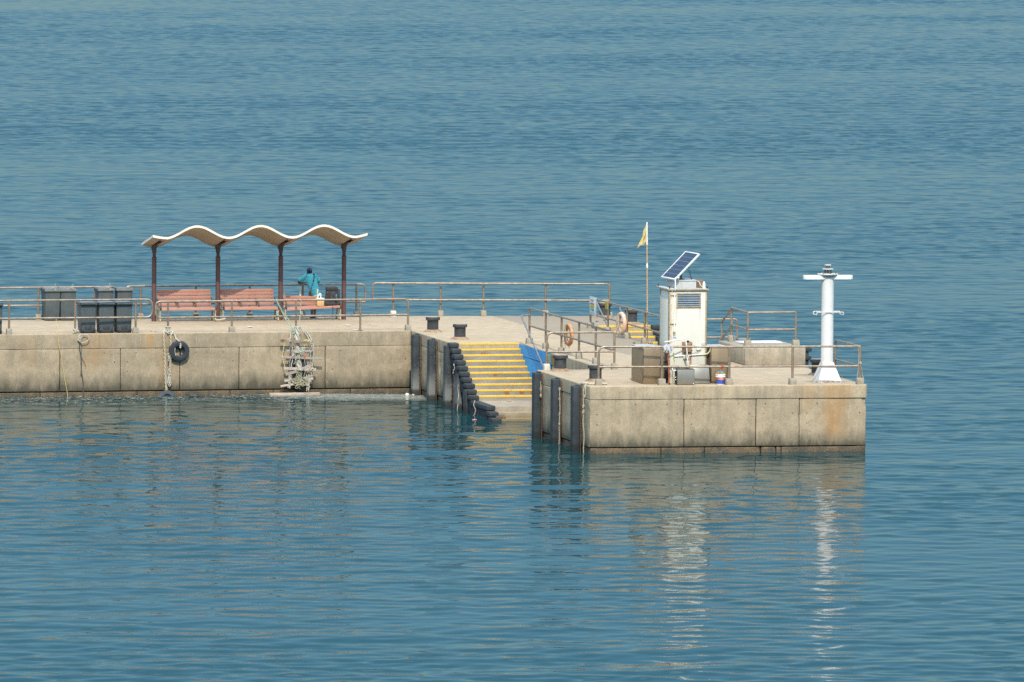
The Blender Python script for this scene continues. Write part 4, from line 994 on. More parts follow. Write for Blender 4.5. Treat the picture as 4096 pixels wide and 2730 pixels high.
for x, y in ((1.80, 2.03), (2.32, 2.03)):
    MB().torus((x, y, 1.10), 0.03, 0.010, 'y', 14, 8).build('lifting_eye', M['rustplate'], b1)
MB().box(1.737, 1.7445, 0.648, 0.68, 0.1, 1.0, 0.001).build('rust_edge', M['rustplate'], b1)
b2 = thing('steel_box', 'brownish steel box right of the white cabinet, behind the bucket', 'box', (4.07, 1.3, 0), 0, 'brown steel boxes flanking the cabinet')
MB().box(3.79, 4.36, 0.70, 2.0, 0.0, 1.03, 0.008).build('body', M['steel_br'], b2)
MB().box(3.78, 4.37, 0.69, 2.01, 1.03, 1.05, 0.004).build('top', M['roofgrey'], b2)
g = thing('grey_box', 'small grey metal box standing in front of the white cabinet', 'box', (2.9, 0.35, 0))
MB().box(2.64, 3.16, 0.18, 0.50, 0.02, 0.45, 0.008).box(2.66, 3.14, 0.2, 0.48, 0.0, 0.03).build('body', M['steel_gr'], g)
MB().box(2.655, 3.15, 0.19, 0.49, 0.451, 0.468, 0.003).sweep(squiggle((2.68, 0.3, 0.478), (3.12, 0.3, 0.478), 0.04, 12, 5), 0.014, 6).build('lid', M['rustplate'], g)
MB().sweep(fillet([(2.52, 0.3, 0.50), (2.53, 0.3, 0.42), (2.63, 0.3, 0.42)], 0.02), 0.018, 8).build('elbow_pipe', M['pvc'], g)
for p_ in ((3.12, 0.178, 0.04), (2.62, 0.3, 0.15), (2.62, 0.3, 0.22)): MB().ball(p_, 0.016, sub=2).build('stud', M['pvc'], g)
MB().box(2.636, 2.6395, 0.185, 0.495, 0.03, 0.44).build('side_shade', M['shade_dark'], g)  # thin dark sheet paints shade onto the left side of the box
lm = Matrix.Translation((3.45, 0.62, 0.0)) @ Matrix.Rotation(R(-14), 4, 'X')
ls = thing('metal_sheet', 'grey metal sheet with a pale blue tag leaning against the white cabinet', 'sheet', (3.45, 0.62, 0))
MB().box(-0.29, 0.27, -0.008, 0.008, 0.03, 0.56, 0.002, lm).box(-0.29, 0.27, -0.03, 0.008, 0.012, 0.03, 0.002, lm).build('sheet', M['steel_gr'], ls)
MB().box(-0.26, -0.16, -0.0125, -0.0085, 0.26, 0.37, 0, lm).box(-0.18, -0.16, -0.0125, -0.0085, 0.37, 0.40, 0, lm).build('tag', worn('pale blue tag', (0.38, 0.52, 0.66), (0.6, 0.66, 0.7), 4), ls)
# bucket
bk = thing('paint_bucket', 'white and blue plastic bucket with a net over it, standing by the rail footing', 'bucket', (3.965, 0.34, 0))
c = (3.965, 0.34, 0)
def bucket_mat():
    t = NT('bucket plastic'); p = t.pos(); x, y, z = t.xyz(p)
    s = t.math('MULTIPLY_ADD', t.math('ABSOLUTE', t.math('SUBTRACT', x, 3.965)), -0.25, z)
    c = t.mix(t.math('GREATER_THAN', s, 0.125), (0.02, 0.09, 0.50), (0.62, 0.15, 0.06))
    c = t.mix(t.math('GREATER_THAN', s, 0.185), c, (0.78, 0.77, 0.74))
    c = t.mix(t.math('LESS_THAN', z, 0.022), c, (0.78, 0.77, 0.74))
    d = t.math('MULTIPLY', t.math('MULTIPLY', t.math('GREATER_THAN', z, 0.05), t.math('LESS_THAN', z, 0.12)), t.math('GREATER_THAN', t.noise(t.vmul(p, (1, 1, 7)), 14, 2), 0.60))
    c = t.mix(t.math('MULTIPLY', d, 0.35), c, (0.55, 0.6, 0.75))
    return t.set(col=c, rough=0.4)
MB().lathe([(0.112, 0), (0.118, 0.01), (0.132, 0.21), (0.134, 0.225)], c, 36).build('body', bucket_mat(), bk)
MB().lathe([(0.142, 0.215), (0.147, 0.22), (0.147, 0.25), (0.14, 0.255), (0.14, 0.275), (0.147, 0.278), (0.147, 0.292), (0.138, 0.298)], c, 36).build('rim', M['pvc'], bk)
tx = MB()
for k, w in enumerate((0.016, 0.008, 0.02, 0.012, 0.018)):
    a = R(-90 - 22 + k * 11)
    tx.box(-w / 2, w / 2, -0.001, 0.001, 0.155, 0.168, 0, Matrix.Translation((c[0] + 0.1325 * math.cos(a), c[1] + 0.1325 * math.sin(a), 0)) @ Matrix.Rotation(a + R(90), 4, 'Z'))
tx.build('printed_mark', M['pvc'], bk)
nt = MB()
for k in range(14):
    a = 2 * math.pi * k / 14
    nt.sweep([(c[0] + 0.135 * math.cos(a), c[1] + 0.135 * math.sin(a), 0.295), (c[0] + 0.09 * math.cos(a + .2), c[1] + 0.09 * math.sin(a + .2), 0.35), (c[0] + 0.012 * math.cos(a), c[1], 0.43)], 0.0055, 5)
for r_, z in ((0.115, 0.32), (0.085, 0.355), (0.055, 0.385)): nt.torus((c[0], c[1], z), r_, 0.005, 'z', 18, 5)
nt.build('net', worn('grey net', (0.42, 0.43, 0.36), (0.34, 0.38, 0.30)), bk)
oc = (0.62, 0.13, 0.06)
M['orange_cord'] = worn('orange cord', oc, (0.5, 0.12, 0.06), 20)
mm = MB().sweep([(c[0], c[1], 0.43), (3.98, 0.26, 0.50), (3.97, yr(3.97) - 0.035, 0.55), (3.95, yr(3.97), 0.57)], 0.010, 6).sweep(squiggle((3.84, 0.22, 0.30), (3.97, 0.26, 0.48), 0.03, 8, 3), 0.007, 6)
for k in range(5): mm.torus((3.95 + 0.012 * k, yr(3.95), 0.53), 0.037, 0.008, 'x', 14, 5)
mm.sweep(squiggle((3.94, 0.18, 0.57), (4.03, 0.2, 0.58), 0.03, 8, 8), 0.007, 6)
mm.build('tie_cord', M['orange_cord'], bk)
# mop and loose pipe
mp = thing('string_mop', 'string mop with an orange handle propped head up against the front railing', 'mop', (2.46, 0.42, 0))
MB().sweep([(2.462, 0.40, 0.02), (2.36, 0.24, 0.98)], 0.014, 10).build('handle', M['orange_cord'], mp)
MB().sweep([(2.464, 0.405, 0.0), (2.458, 0.395, 0.06)], 0.02, 10).build('tip', M['rubber'], mp)
mh = MB(); rnd = random.Random(5)
for k in range(70):
    a = rnd.uniform(0, 2 * math.pi); r_ = rnd.uniform(0.04, 0.13)
    st = Vector((2.34 + rnd.uniform(-.03, .03), 0.22, 1.13 + rnd.uniform(-.02, .03)))
    e1 = st + Vector((r_ * math.cos(a), -0.06 + 0.5 * r_ * math.sin(a), rnd.uniform(-0.03, 0.04)))
    e2 = e1 + Vector((0.02 * math.cos(a), -0.02, -rnd.uniform(0.06, 0.2)))
    mh.sweep(fillet([st, e1, e2], 0.05, 4), 0.008, 5)
mh.build('head', worn('mop yarn', (0.60, 0.60, 0.62), (0.45, 0.45, 0.48), 20, 0.95), mp)
tag(MB().sweep(fillet([(2.31, 0.42, 1.235), (2.99, 0.62, 1.32), (3.045, 0.55, 0.60)], 0.02, 3), 0.017, 10).lathe([(0.024, -0.03), (0.024, 0.03)], (2.99, 0.62, 1.315), 10).build('plastic_pipe', M['pvc']), 'loose bent white plastic pipe hooked in front of the cabinet and junction box', 'pipe')
tag(MB().sweep(squiggle((2.60, 0.5, 0.92), (2.63, 0.42, 0.2), 0.04, 14, 2), 0.009, 6).sweep(squiggle((2.60, 0.46, 0.90), (2.62, 0.44, 0.68), 0.05, 10, 7), 0.012, 6).build('hanging_cord', worn('green cord', (0.32, 0.42, 0.10), (0.5, 0.48, 0.3), 14)), 'greenish cord hanging beside the orange mop handle', 'cord')

# ---------------------------------------------------------------- beacon
M['beacon'] = worn('beacon white', (0.70, 0.70, 0.685), (0.66, 0.655, 0.635), 3, 0.5, fine=0.05)
M['beacon_rust'] = worn('beacon white with rust', (0.64, 0.63, 0.60), (0.58, 0.55, 0.48), 6, 0.5, fine=0.08, rust=0.40, rust_col=(0.36, 0.16, 0.05))
bc = thing('harbour_beacon', 'white cylindrical harbour beacon with a flared base and a crossbar at the top', 'beacon', (7.285, 0.84, 0))
bx, by = 7.285, 0.84
MB().sweep([(bx, by, 0.0), (bx, by, 3.06)], 0.178, 40).build('column', M['beacon'], bc)
b = bmesh.new(); lo = [b.verts.new((bx + sx * 0.36, by + sy * 0.38, 0.012)) for sx, sy in ((-1, -1), (1, -1), (1, 1), (-1, 1))]
hi = [b.verts.new((bx + sx * 0.155, by + sy * 0.165, 0.60)) for sx, sy in ((-1, -1), (1, -1), (1, 1), (-1, 1))]
b.faces.new(hi); b.faces.new(lo[::-1])
for k in range(4): b.faces.new((lo[k], lo[(k + 1) % 4], hi[(k + 1) % 4], hi[k]))
bmesh.ops.recalc_face_normals(b, faces=b.faces); bmesh.ops.bevel(b, geom=list(b.edges), offset=0.012, segments=2, affect='EDGES')
mb_ = MB(); mb_._take(b); 
def base_mat():
    t = NT('beacon base paint'); p = t.pos(); x, y, z = t.xyz(p)
    c = t.mix(t.rng(t.noise(p, 4, 3), 0.3, 0.7), (0.61, 0.605, 0.59), (0.56, 0.555, 0.53))
    r = t.math('MULTIPLY', t.rng(z, 0.14, 0.02), t.rng(t.noise(p, 7, 4), 0.42, 0.6))
    return t.set(col=t.mix(r, c, (0.34, 0.15, 0.045)), rough=0.5)
mb_.build('flared_base', base_mat(), bc)
MB().box(bx - 0.385, bx + 0.385, by - 0.405, by + 0.405, -0.01, 0.02, 0.004).build('base_plate', worn('rusty base plate', (0.60, 0.55, 0.46), (0.36, 0.17, 0.06), 8, 0.8, fine=0.2), bc)
gr_ = MB().box(bx - 0.52, bx + 0.5, by - 0.5, by + 0.5, -0.01, 0.006, 0.002); gr_.build('grout_pad', M['footing'], bc)
pl_ = []
for k in range(32):
    a = 2 * math.pi * k / 32; ca, sa = math.cos(a), math.sin(a)
    w = 0.10 + 0.075 * abs(ca) ** 1.5
    pl_.append((bx + 0.735 * math.copysign(abs(ca) ** 0.6, ca), by + w * 1.5 * math.copysign(abs(sa) ** 0.8, sa) - 0.02 * ca))
MB().poly(pl_, 3.005, 3.115, 0.008).build('crossbar', M['beacon'], bc)
MB().lathe([(0.26, 3.115), (0.28, 3.12), (0.28, 3.135), (0.30, 3.14), (0.305, 3.155), (0.30, 3.165), (0.0, 3.17)], (bx, by, 0), 40).build('flange', M['beacon_rust'], bc)
lt = MB()
for a in (0.3, 1.87, 3.44, 5.0): lt.sweep([(bx + 0.11 * math.cos(a), by + 0.11 * math.sin(a), 3.165), (bx + 0.11 * math.cos(a), by + 0.11 * math.sin(a), 3.29)], 0.014, 8)
lt.sweep([(bx, by, 3.165), (bx, by, 3.29)], 0.025, 10)
for a in range(8): lt.sweep([(bx + 0.25 * math.cos(a * .785), by + 0.25 * math.sin(a * .785), 3.165), (bx + 0.25 * math.cos(a * .785), by + 0.25 * math.sin(a * .785), 3.19)], 0.014, 6)
lt.build('lantern_studs', M['rustplate'], bc)
MB().lathe([(0.15, 3.288), (0.165, 3.292), (0.165, 3.305), (0.12, 3.312), (0, 3.315)], (bx, by, 0), 32).build('lantern_plate', M['beacon_rust'], bc)
ln = [(0.062, 3.312)]
for k in range(5): ln += [(0.075, 3.322 + k * 0.016), (0.066, 3.330 + k * 0.016)]
t_ = NT('lantern lens'); t_.set(col=(0.13, 0.15, 0.17), rough=0.15)
MB().lathe(ln, (bx, by, 0), 28).build('lens', t_.m, bc)
MB().lathe([(0.07, 3.392), (0.098, 3.404), (0.10, 3.418), (0.09, 3.424), (0, 3.426)], (bx, by, 0), 28).build('lantern_cap', M['beacon_rust'], bc)
yA, yB = by - 0.20, by + 0.20
for yy, xa, xb in ((yA, bx - 0.36, bx + 0.46), (yB, bx - 0.36, bx + 0.46)): pass
MB().sweep(fillet([(bx - 0.37, yA, 2.05), (bx - 0.37, yA, 1.97), (bx - 0.37, yB, 1.97), (bx - 0.37, yB, 2.05), (bx + 0.43, yB, 2.05), (bx + 0.43, yB, 1.97), (bx + 0.43, yA, 1.97), (bx + 0.43, yA, 2.05), (bx - 0.37, yA, 2.05)], 0.025, 4), 0.014, 10).build('hook_rail', M['beacon_rust'], bc)

# ---------------------------------------------------------------- flag on a bamboo pole
fm = thing('bamboo_flagpole', 'thin bamboo pole lashed to the railing left of the cabinet, white at its top', 'flagpole', (6.04, 17.35, 0))
pts = [(6.008 - 0.004 * k, 17.35, 0.31 * k) for k in range(11)]
m = MB().sweep(pts, [0.024 - 0.0005 * k for k in range(11)], 10)
for k in range(1, 9): m.lathe([(0.026, -0.006), (0.028, 0), (0.026, 0.006)], (6.008 - 0.0045 * k, 17.35, 0.35 * k), 10)
m.build('cane', worn('bamboo', (0.52, 0.36, 0.19), (0.42, 0.28, 0.14), 6, 0.5, fine=0.15), fm)
MB().sweep([(5.968, 17.35, 3.08), (5.959, 17.35, 3.78)], 0.024, 10).sweep([(5.978, 17.35, 2.36), (5.976, 17.35, 2.50)], 0.030, 10).build('white_sleeve', M['pvc'], fm)
MB().torus((6.02, 17.4, 0.97), 0.06, 0.008, 'z', 16, 6).torus((6.03, 17.4, 0.46), 0.06, 0.008, 'z', 16, 6).build('lashing', M['white_rope'], fm)
def flag_mat():
    t = NT('faded flag'); p = t.pos(); x, y, z = t.xyz(p)
    c = t.mix(t.rng(t.noise(p, 5, 3), 0.3, 0.7), (0.58, 0.50, 0.19), (0.48, 0.44, 0.17))
    c = t.mix(t.rng(t.noise(t.vadd(p, (2.1, 0, 3.3)), 9, 3, 0.6, 1.0), 0.60, 0.66, 0, 0.8), c, (0.50, 0.18, 0.08))
    c = t.mix(t.rng(t.noise(t.vadd(p, (7, 1, 1)), 6, 2), 0.62, 0.68, 0, 0.7), c, (0.62, 0.55, 0.30))
    e = t.n.new('ShaderNodeVertexColor') if False else None
    return t.set(col=c, rough=0.9)
b = bmesh.new(); G = []
hoist = [(5.93 - 0.012 * 0, 3.10), (5.905, 3.70)]
for i in range(13):
    u = i / 12; row = []
    top = Vector((5.955, 17.35, 3.70)); bot = Vector((5.962, 17.35, 3.16)); tip = Vector((5.705, 17.42, 3.00))
    for j in range(13):
        v = j / 12
        a = bot.lerp(top, u); q = tip.lerp(top, u ** 1.25)
        q = tip + (top - tip) * (u ** 0.9)
        p_ = a.lerp(q, v)
        p_.y += 0.07 * math.sin(v * 7 + u * 2) * v + 0.03 * math.sin(u * 9) * v
        p_.x += 0.02 * math.sin(u * 8 + v * 5) * v
        if i == 0: p_.z += 0.025 * math.sin(v * 11)
        row.append(b.verts.new(p_))
    G.append(row)
for i in range(12):
    for j in range(12): b.faces.new((G[i][j], G[i][j + 1], G[i + 1][j + 1], G[i + 1][j]))
bmesh.ops.remove_doubles(b, verts=b.verts, dist=0.0005)
m = MB(); m._take(b)
fl = m.build('flag', [flag_mat(), worn('flag hem', (0.56, 0.27, 0.11), (0.54, 0.42, 0.17), 10)], ang=180)
fl.data.materials[1].name = 'flag hem'
for f in fl.data.polygons:
    cx = f.center
    if f.index < 12 or f.index % 12 > 10: f.material_index = 1
tag(fl, 'limp faded yellow flag with an orange hem hanging from the bamboo pole', 'flag')

# ---------------------------------------------------------------- notices
M['yellow_sign'] = worn('yellow notice', (0.60, 0.50, 0.05), (0.52, 0.43, 0.06), 6, 0.5)
M['ink'] = worn('faded ink', (0.10, 0.085, 0.03), (0.14, 0.11, 0.04))
sg = thing('sign_board', 'grey board with a coloured poster on the railing by the far steps', 'sign', (5.92, 24.2, 0.75))
def sx(y0, y1, z0, z1, x0, x1): return MB().box(x0, x1, min(y0, y1), max(y0, y1), z0, z1)
MB().box(5.915, 5.93, 23.82, 24.68, 0.44, 1.03, 0.004).build('board', worn('grey board', (0.50, 0.52, 0.52), (0.44, 0.46, 0.46), 4, 0.5), sg)
po = sx(24.60, 23.98, 0.55, 0.965, 5.911, 5.9145).build('poster', worn('pale blue poster', (0.55, 0.72, 0.74), (0.6, 0.74, 0.76), 4, 0.5), sg)
def band(z0, z1, col, ya=24.57, yb=24.01, x=5.9085): sx(ya, yb, z0, z1, x, x + 0.002).build('printed_band', worn('print ' + str(col), col, tuple(c_ * 0.85 for c_ in col), 6, 0.6), po)
band(0.79, 0.825, (0.30, 0.05, 0.06)); band(0.655, 0.788, (0.50, 0.42, 0.08)); band(0.575, 0.652, (0.05, 0.42, 0.60), 24.57, 24.01); band(0.585, 0.63, (0.02, 0.22, 0.45), 24.28, 24.02, 5.906)
for z in (0.925, 0.91): band(z, z + 0.011, (0.08, 0.12, 0.10), 24.55, 24.06)
band(0.875, 0.892, (0.50, 0.14, 0.16), 24.48, 24.14); band(0.85, 0.858, (0.25, 0.3, 0.3), 24.5, 24.1)
band(0.70, 0.73, (0.03, 0.03, 0.02), 24.40, 24.32, 5.906)
for k in range(3): band(0.675 + 0.036 * k, 0.683 + 0.036 * k, (0.28, 0.14, 0.03), 24.25, 24.05, 5.906)
def notice(label, x, y0, y1, z0, z1, mat, rows=9):
    t = thing('yellow_notice', label, 'sign', (x, (y0 + y1) / 2, (z0 + z1) / 2), 0, 'yellow notices at the steps')
    pl = MB().box(x, x + 0.008, y0, y1, z0, z1, 0.002).build('plate', mat, t)
    b = MB(); rnd = random.Random(int(y0 * 10)); h = (z1 - z0) / (rows + 1)
    for r_ in range(rows):
        z = z1 - h * (r_ + 1); y = y1 - 0.04
        while y > y0 + 0.05:
            w = rnd.uniform(0.02, 0.05); e = max(y - w, y0 + 0.03)
            b.box(x - 0.002, x - 0.0004, e, y, z - h * 0.22, z + h * 0.22); y = e - 0.014
    b.build('lettering', M['ink'], t, smooth=False)
notice('yellow notice with dark lettering on the railing beside the grey sign board', 5.925, 22.22, 22.60, 0.755, 0.995, M['yellow_sign'], 10)
notice('greenish yellow notice on the blue wall, left of the pair', 2.094, 14.02, 14.42, -0.355, -0.07, worn('green yellow notice', (0.44, 0.44, 0.10), (0.38, 0.38, 0.09), 6, 0.5), 5)
notice('browned yellow notice on the blue wall edge, right of the pair', 2.100, 13.25, 13.83, -0.345, -0.05, worn('browned notice', (0.42, 0.28, 0.06), (0.33, 0.20, 0.05), 5, 0.5), 8)

# ---------------------------------------------------------------- lifebuoys
def lifebuoy(label, x, y, z, R_, r, mats, tilt, ropes):
    t = thing('lifebuoy', label, 'lifebuoy', (x, y, z), 0, 'lifebuoys hung on the railings')
    mt = Matrix.Rotation(tilt, 4, 'Z')
    MB().torus((x, y, z), R_, r, 'x', 44, 16, mt).build('ring', mats[0], t)
    for k in range(4):
        a = R(45 + 90 * k); m = MB(); pts = []
        for q in range(5):
            aa = a + (q - 2) * 0.05; pts.append(Vector((x, y, z)) + mt @ Vector((0, R_ * math.cos(aa), R_ * math.sin(aa))))
        m.sweep(pts, r + 0.004, 16, cap=False).build('reflective_band', mats[1], t)
    m = MB(); rnd = random.Random(int(x * 7))
    for k in range(ropes):
        ya = y + rnd.uniform(0.0, 0.16); a = Vector((x - 0.10 + rnd.uniform(-.03, .03), ya, z + rnd.uniform(0.1, 0.3))); bq = Vector((x - 0.10 + rnd.uniform(-.03, .03), ya + rnd.uniform(-.05, .12), z - rnd.uniform(0.15, 0.42)))
        m.sweep(squiggle(a, bq, 0.05, 12, k + 2), 0.009, 5)
    m.sweep(squiggle((x - 0.05, y + 0.02, z + R_ + 0.22), (x, y, z + R_), 0.02, 8, 3), 0.009, 5)
    m.sweep([(x, y + 0.05, z - R_), (x, y - 0.02, z - R_ - 0.09), (x, y - 0.10, z - R_ - 0.11), (x, y - 0.16, z - R_ - 0.02)], 0.008, 5)
    m.build('grab_line', M['white_rope'], t)
lifebuoy('orange lifebuoy on the railing above the blue wall', 2.44, 12.92, 0.60, 0.285, 0.062, (worn('orange buoy', (0.66, 0.29, 0.10), (0.60, 0.24, 0.08), 4, 0.5, fine=0.08), M['footing']), 0.10, 5)
lifebuoy('sun-bleached pale lifebuoy with a bundle of line on the railing by the far steps', 5.86, 20.15, 0.45, 0.30, 0.070, (worn('bleached buoy', (0.66, 0.42, 0.30), (0.62, 0.36, 0.24), 4, 0.5, fine=0.08), worn('grey tape', (0.5, 0.52, 0.54), (0.45, 0.47, 0.5))), 0.12, 16)
# ---------------------------------------------------------------- man leaning on the seaward railing
M['skin'] = worn('tanned skin', (0.23, 0.115, 0.07), (0.20, 0.10, 0.06), 12, 0.6, fine=0.05)
M['shirt'] = worn('turquoise shirt', (0.14, 0.66, 0.70), (0.12, 0.60, 0.65), 5, 0.8, fine=0.06)
M['shirt_grey'] = worn('grey side panel', (0.33, 0.36, 0.42), (0.28, 0.31, 0.37), 6, 0.8)
M['navy'] = worn('navy cloth', (0.025, 0.045, 0.11), (0.035, 0.06, 0.13), 10, 0.8)
M['black_cloth'] = worn('black cloth', (0.022, 0.023, 0.027), (0.035, 0.036, 0.04), 8, 0.85)
M['hair'] = worn('dark hair', (0.015, 0.013, 0.012), (0.03, 0.026, 0.024), 30, 0.7)
def skin_mesh(verts, edges, radii, root=0, sub=2):
    me = bpy.data.meshes.new('sk'); me.from_pydata(verts, edges, [])
    o = bpy.data.objects.new('sk', me); COL.objects.link(o)
    md = o.modifiers.new('s', 'SKIN')
    for i, r in enumerate(radii):
        v = me.skin_vertices[0].data[i]; v.radius = r if isinstance(r, tuple) else (r, r); v.use_root = (i == root)
    md.use_smooth_shade = True
    sb = o.modifiers.new('d', 'SUBSURF'); sb.levels = sub; sb.render_levels = sub
    dg = bpy.context.evaluated_depsgraph_get(); dg.update()
    m2 = bpy.data.meshes.new_from_object(o.evaluated_get(dg))
    b = bmesh.new(); b.from_mesh(m2)
    bpy.data.objects.remove(o); bpy.data.meshes.remove(me); bpy.data.meshes.remove(m2)
    return b
man = thing('person', 'man in a turquoise T-shirt and navy cap leaning on the railing, seen from behind', 'person', (-1.9, 30.42, 0))
V = []; E_ = []; Rr = []
def sv(p, r, par=None):
    V.append(p); Rr.append(r)
    if par is not None: E_.append((par, len(V) - 1))
    return len(V) - 1
pel = sv((-1.845, 30.42, 0.80), (0.145, 0.10)); sp1 = sv((-1.875, 30.51, 0.98), (0.11, 0.085), pel); sp2 = sv((-1.922, 30.63, 1.18), (0.115, 0.075), sp1); ch = sv((-1.955, 30.70, 1.30), (0.105, 0.062), sp2)
nk = sv((-1.962, 30.745, 1.385), 0.055, ch); hd0 = sv((-1.962, 30.78, 1.43), 0.062, nk); hd1 = sv((-1.96, 30.80, 1.50), (0.076, 0.092), hd0); hd2 = sv((-1.958, 30.80, 1.565), (0.062, 0.078), hd1)
def arm(sx, sho, elb, wr, hand):
    a = sv(sho, 0.058, ch); m_ = sv(tuple((Vector(sho) + Vector(elb)) / 2), 0.047, a); e = sv(elb, 0.040, m_); f = sv(tuple((Vector(elb) * .5 + Vector(wr) * .5)), 0.038, e); w = sv(wr, 0.026, f)
    p = sv(hand, (0.036, 0.018), w); d = (Vector(hand) - Vector(wr)).normalized(); up = Vector((0, 0, 1)); side = d.cross(up).normalized()
    for k, (off, ln) in enumerate(((0.028, 0.062), (0.010, 0.072), (-0.009, 0.068), (-0.027, 0.052))):
        q = Vector(hand) + d * 0.035 + side * off * 0.9; q1 = sv(tuple(q), 0.0095, p)
        q2 = sv(tuple(q + d * ln * 0.55 + up * -0.006), 0.0085, q1); sv(tuple(q + d * ln * 0.8 + up * -0.03), 0.0075, q2)
    t0 = Vector(hand) + side * 0.04 * sx; t1 = sv(tuple(t0 + d * 0.004), 0.011, w); sv(tuple(t0 + d * 0.045 + side * 0.015 * sx), 0.009, t1)
arm(1, (-2.13, 30.69, 1.335), (-2.325, 30.86, 1.135), (-2.10, 30.98, 1.115), (-2.02, 30.99, 1.11))
arm(-1, (-1.785, 30.69, 1.335), (-1.615, 30.86, 1.135), (-1.83, 30.99, 1.115), (-1.91, 31.02, 1.135))
for hx, kx, ax, ky, ay in ((-1.915, -1.955, -1.955, 30.43, 30.36), (-1.77, -1.82, -1.86, 30.52, 30.42)):
    h_ = sv((hx, 30.42, 0.72), 0.085, pel); t_ = sv(((hx + kx) / 2, 30.44, 0.58), 0.072, h_); k_ = sv((kx, ky, 0.45), 0.052, t_); c_ = sv(((kx * .6 + ax * .4), (ky + ay) / 2 - 0.015, 0.32), 0.052, k_); a_ = sv((ax, ay, 0.09), 0.034, c_); hl = sv((ax, ay - 0.015, 0.045), 0.034, a_); sv((ax - 0.01, ay + 0.14, 0.03), (0.040, 0.024), hl)
bm_ = skin_mesh(V, E_, Rr, 0)
m = MB(); m._take(bm_)
m.ball((-2.04, 30.80, 1.485), 0.022, 0.5, 1, 1.5).ball((-1.88, 30.80, 1.485), 0.022, 0.5, 1, 1.5)       # ears
m.ball((-1.96, 30.895, 1.485), 0.016, 0.8, 1.2, 1.4).ball((-1.96, 30.878, 1.435), 0.018, 1.4, 0.6, 0.4)   # nose and mouth
for sx in (-1, 1): m.ball((-1.96 + sx * 0.03, 30.878, 1.505), 0.012, 1.2, 0.6, 0.7)
m.build('body', M['skin'], man, ang=180)
def cloth(rings, n=28, cap=False):
    """loft of elliptical rings: (centre, half-width, half-depth, roll)"""
    b = bmesh.new(); RR = []
    for c, w, d, nrm in rings:
        c = Vector(c); nrm = Vector(nrm).normalized(); u = Vector((1, 0, 0)); u = (u - nrm * u.dot(nrm)).normalized(); v = nrm.cross(u)
        RR.append([b.verts.new(c + u * w * math.cos(2 * math.pi * k / n) + v * d * math.sin(2 * math.pi * k / n)) for k in range(n)])
    for a, c in zip(RR, RR[1:]):
        for k in range(n): b.faces.new((a[k], a[(k + 1) % n], c[(k + 1) % n], c[k]))
    if cap: b.faces.new(RR[-1])
    bmesh.ops.recalc_face_normals(b, faces=b.faces)
    return b
m = MB()
m._take(cloth([((-1.825, 30.40, 0.745), 0.178, 0.135, (0.05, -0.2, 1)), ((-1.84, 30.43, 0.83), 0.168, 0.128, (0.1, 0.3, 1)), ((-1.87, 30.50, 0.97), 0.158, 0.118, (-0.15, 0.45, 1)), ((-1.905, 30.58, 1.11), 0.172, 0.118, (-0.2, 0.5, 1)), ((-1.935, 30.65, 1.23), 0.190, 0.115, (-0.1, 0.5, 1)), ((-1.955, 30.69, 1.32), 0.185, 0.10, (0, 0.5, 1)), ((-1.96, 30.715, 1.375), 0.13, 0.08, (0, 0.5, 1)), ((-1.962, 30.735, 1.40), 0.068, 0.064, (0, 0.4, 1))], cap=False))
for s_, e_ in (((-2.09, 30.68, 1.35), (-2.265, 30.80, 1.20)), ((-1.83, 30.68, 1.35), (-1.665, 30.80, 1.20))):
    s_, e_ = Vector(s_), Vector(e_); d = e_ - s_
    m.sweep([s_ - d * 0.25, s_ + d * 0.25, s_ + d * 0.7, e_], [0.068, 0.078, 0.076, 0.080], 16, cap=False)
for v in m.bm.verts: v.co += mnoise.noise_vector(v.co * 7) * 0.009 + mnoise.noise_vector(v.co * 17) * 0.003
m.build('shirt', M['shirt'], man, ang=180)
g_ = bmesh.new(); rows = []
for i in range(9):
    t = i / 8; zc = 0.75 + 0.46 * t; cx = -1.83 - 0.115 * t; cy = 30.40 + 0.245 * t; w = 0.181 + (0.166 - 0.181) * min(1, t * 2); w = w + (0.02 * max(0, t - 0.5))
    row = []
    for a in range(6):
        an = R(188 + (a * 9) * (1.15 - t)); row.append(g_.verts.new((cx + (w + 0.006) * math.cos(an), cy + 0.125 * math.sin(an), zc + 0.06 * math.sin(an) * -0.4)))
    rows.append(row)
for a, c in zip(rows, rows[1:]):
    for k in range(5): g_.faces.new((a[k], a[k + 1], c[k + 1], c[k]))
mm = MB(); mm._take(g_); mm.build('shirt_panel', M['shirt_grey'], man, ang=180)
m = MB(); m._take(cloth([((-1.92, 30.43, 0.53), 0.095, 0.10, (0, 0, 1)), ((-1.915, 30.42, 0.66), 0.10, 0.11, (0, 0, 1)), ((-1.85, 30.42, 0.80), 0.16, 0.12, (0, 0, 1))]))
m._take(cloth([((-1.79, 30.49, 0.55), 0.09, 0.10, (0, 0, 1)), ((-1.775, 30.44, 0.66), 0.098, 0.11, (0, 0, 1)), ((-1.84, 30.42, 0.80), 0.16, 0.12, (0, 0, 1))]))
m.build('shorts', M['black_cloth'], man, ang=180)
MB().ball((-1.96, 30.795, 1.475), 0.087, 0.93, 1.0, 0.95, 3).build('hair', M['hair'], man, ang=180)
cp = MB().lathe([(0.094, 1.505), (0.095, 1.53), (0.086, 1.57), (0.062, 1.60), (0.03, 1.614), (0, 1.617)], (-1.96, 30.80, 0), 28, 0.93, 1.08)
cp.box(-2.02, -1.90, 30.87, 30.97, 1.508, 1.516, 0.004).ball((-1.96, 30.8, 1.618), 0.009)
cp = cp.build('cap', M['navy'], man)
MB().ball((-1.955, 30.706, 1.555), 0.010, 1, 0.4, 1.2).build('cap_emblem', M['pvc'], cp)
MB().box(-2.0, -1.92, 30.30, 30.55, 0.002, 0.02, 0.008).box(-1.905, -1.825, 30.36, 30.61, 0.002, 0.02, 0.008).build('sandals', M['black_cloth'], man)
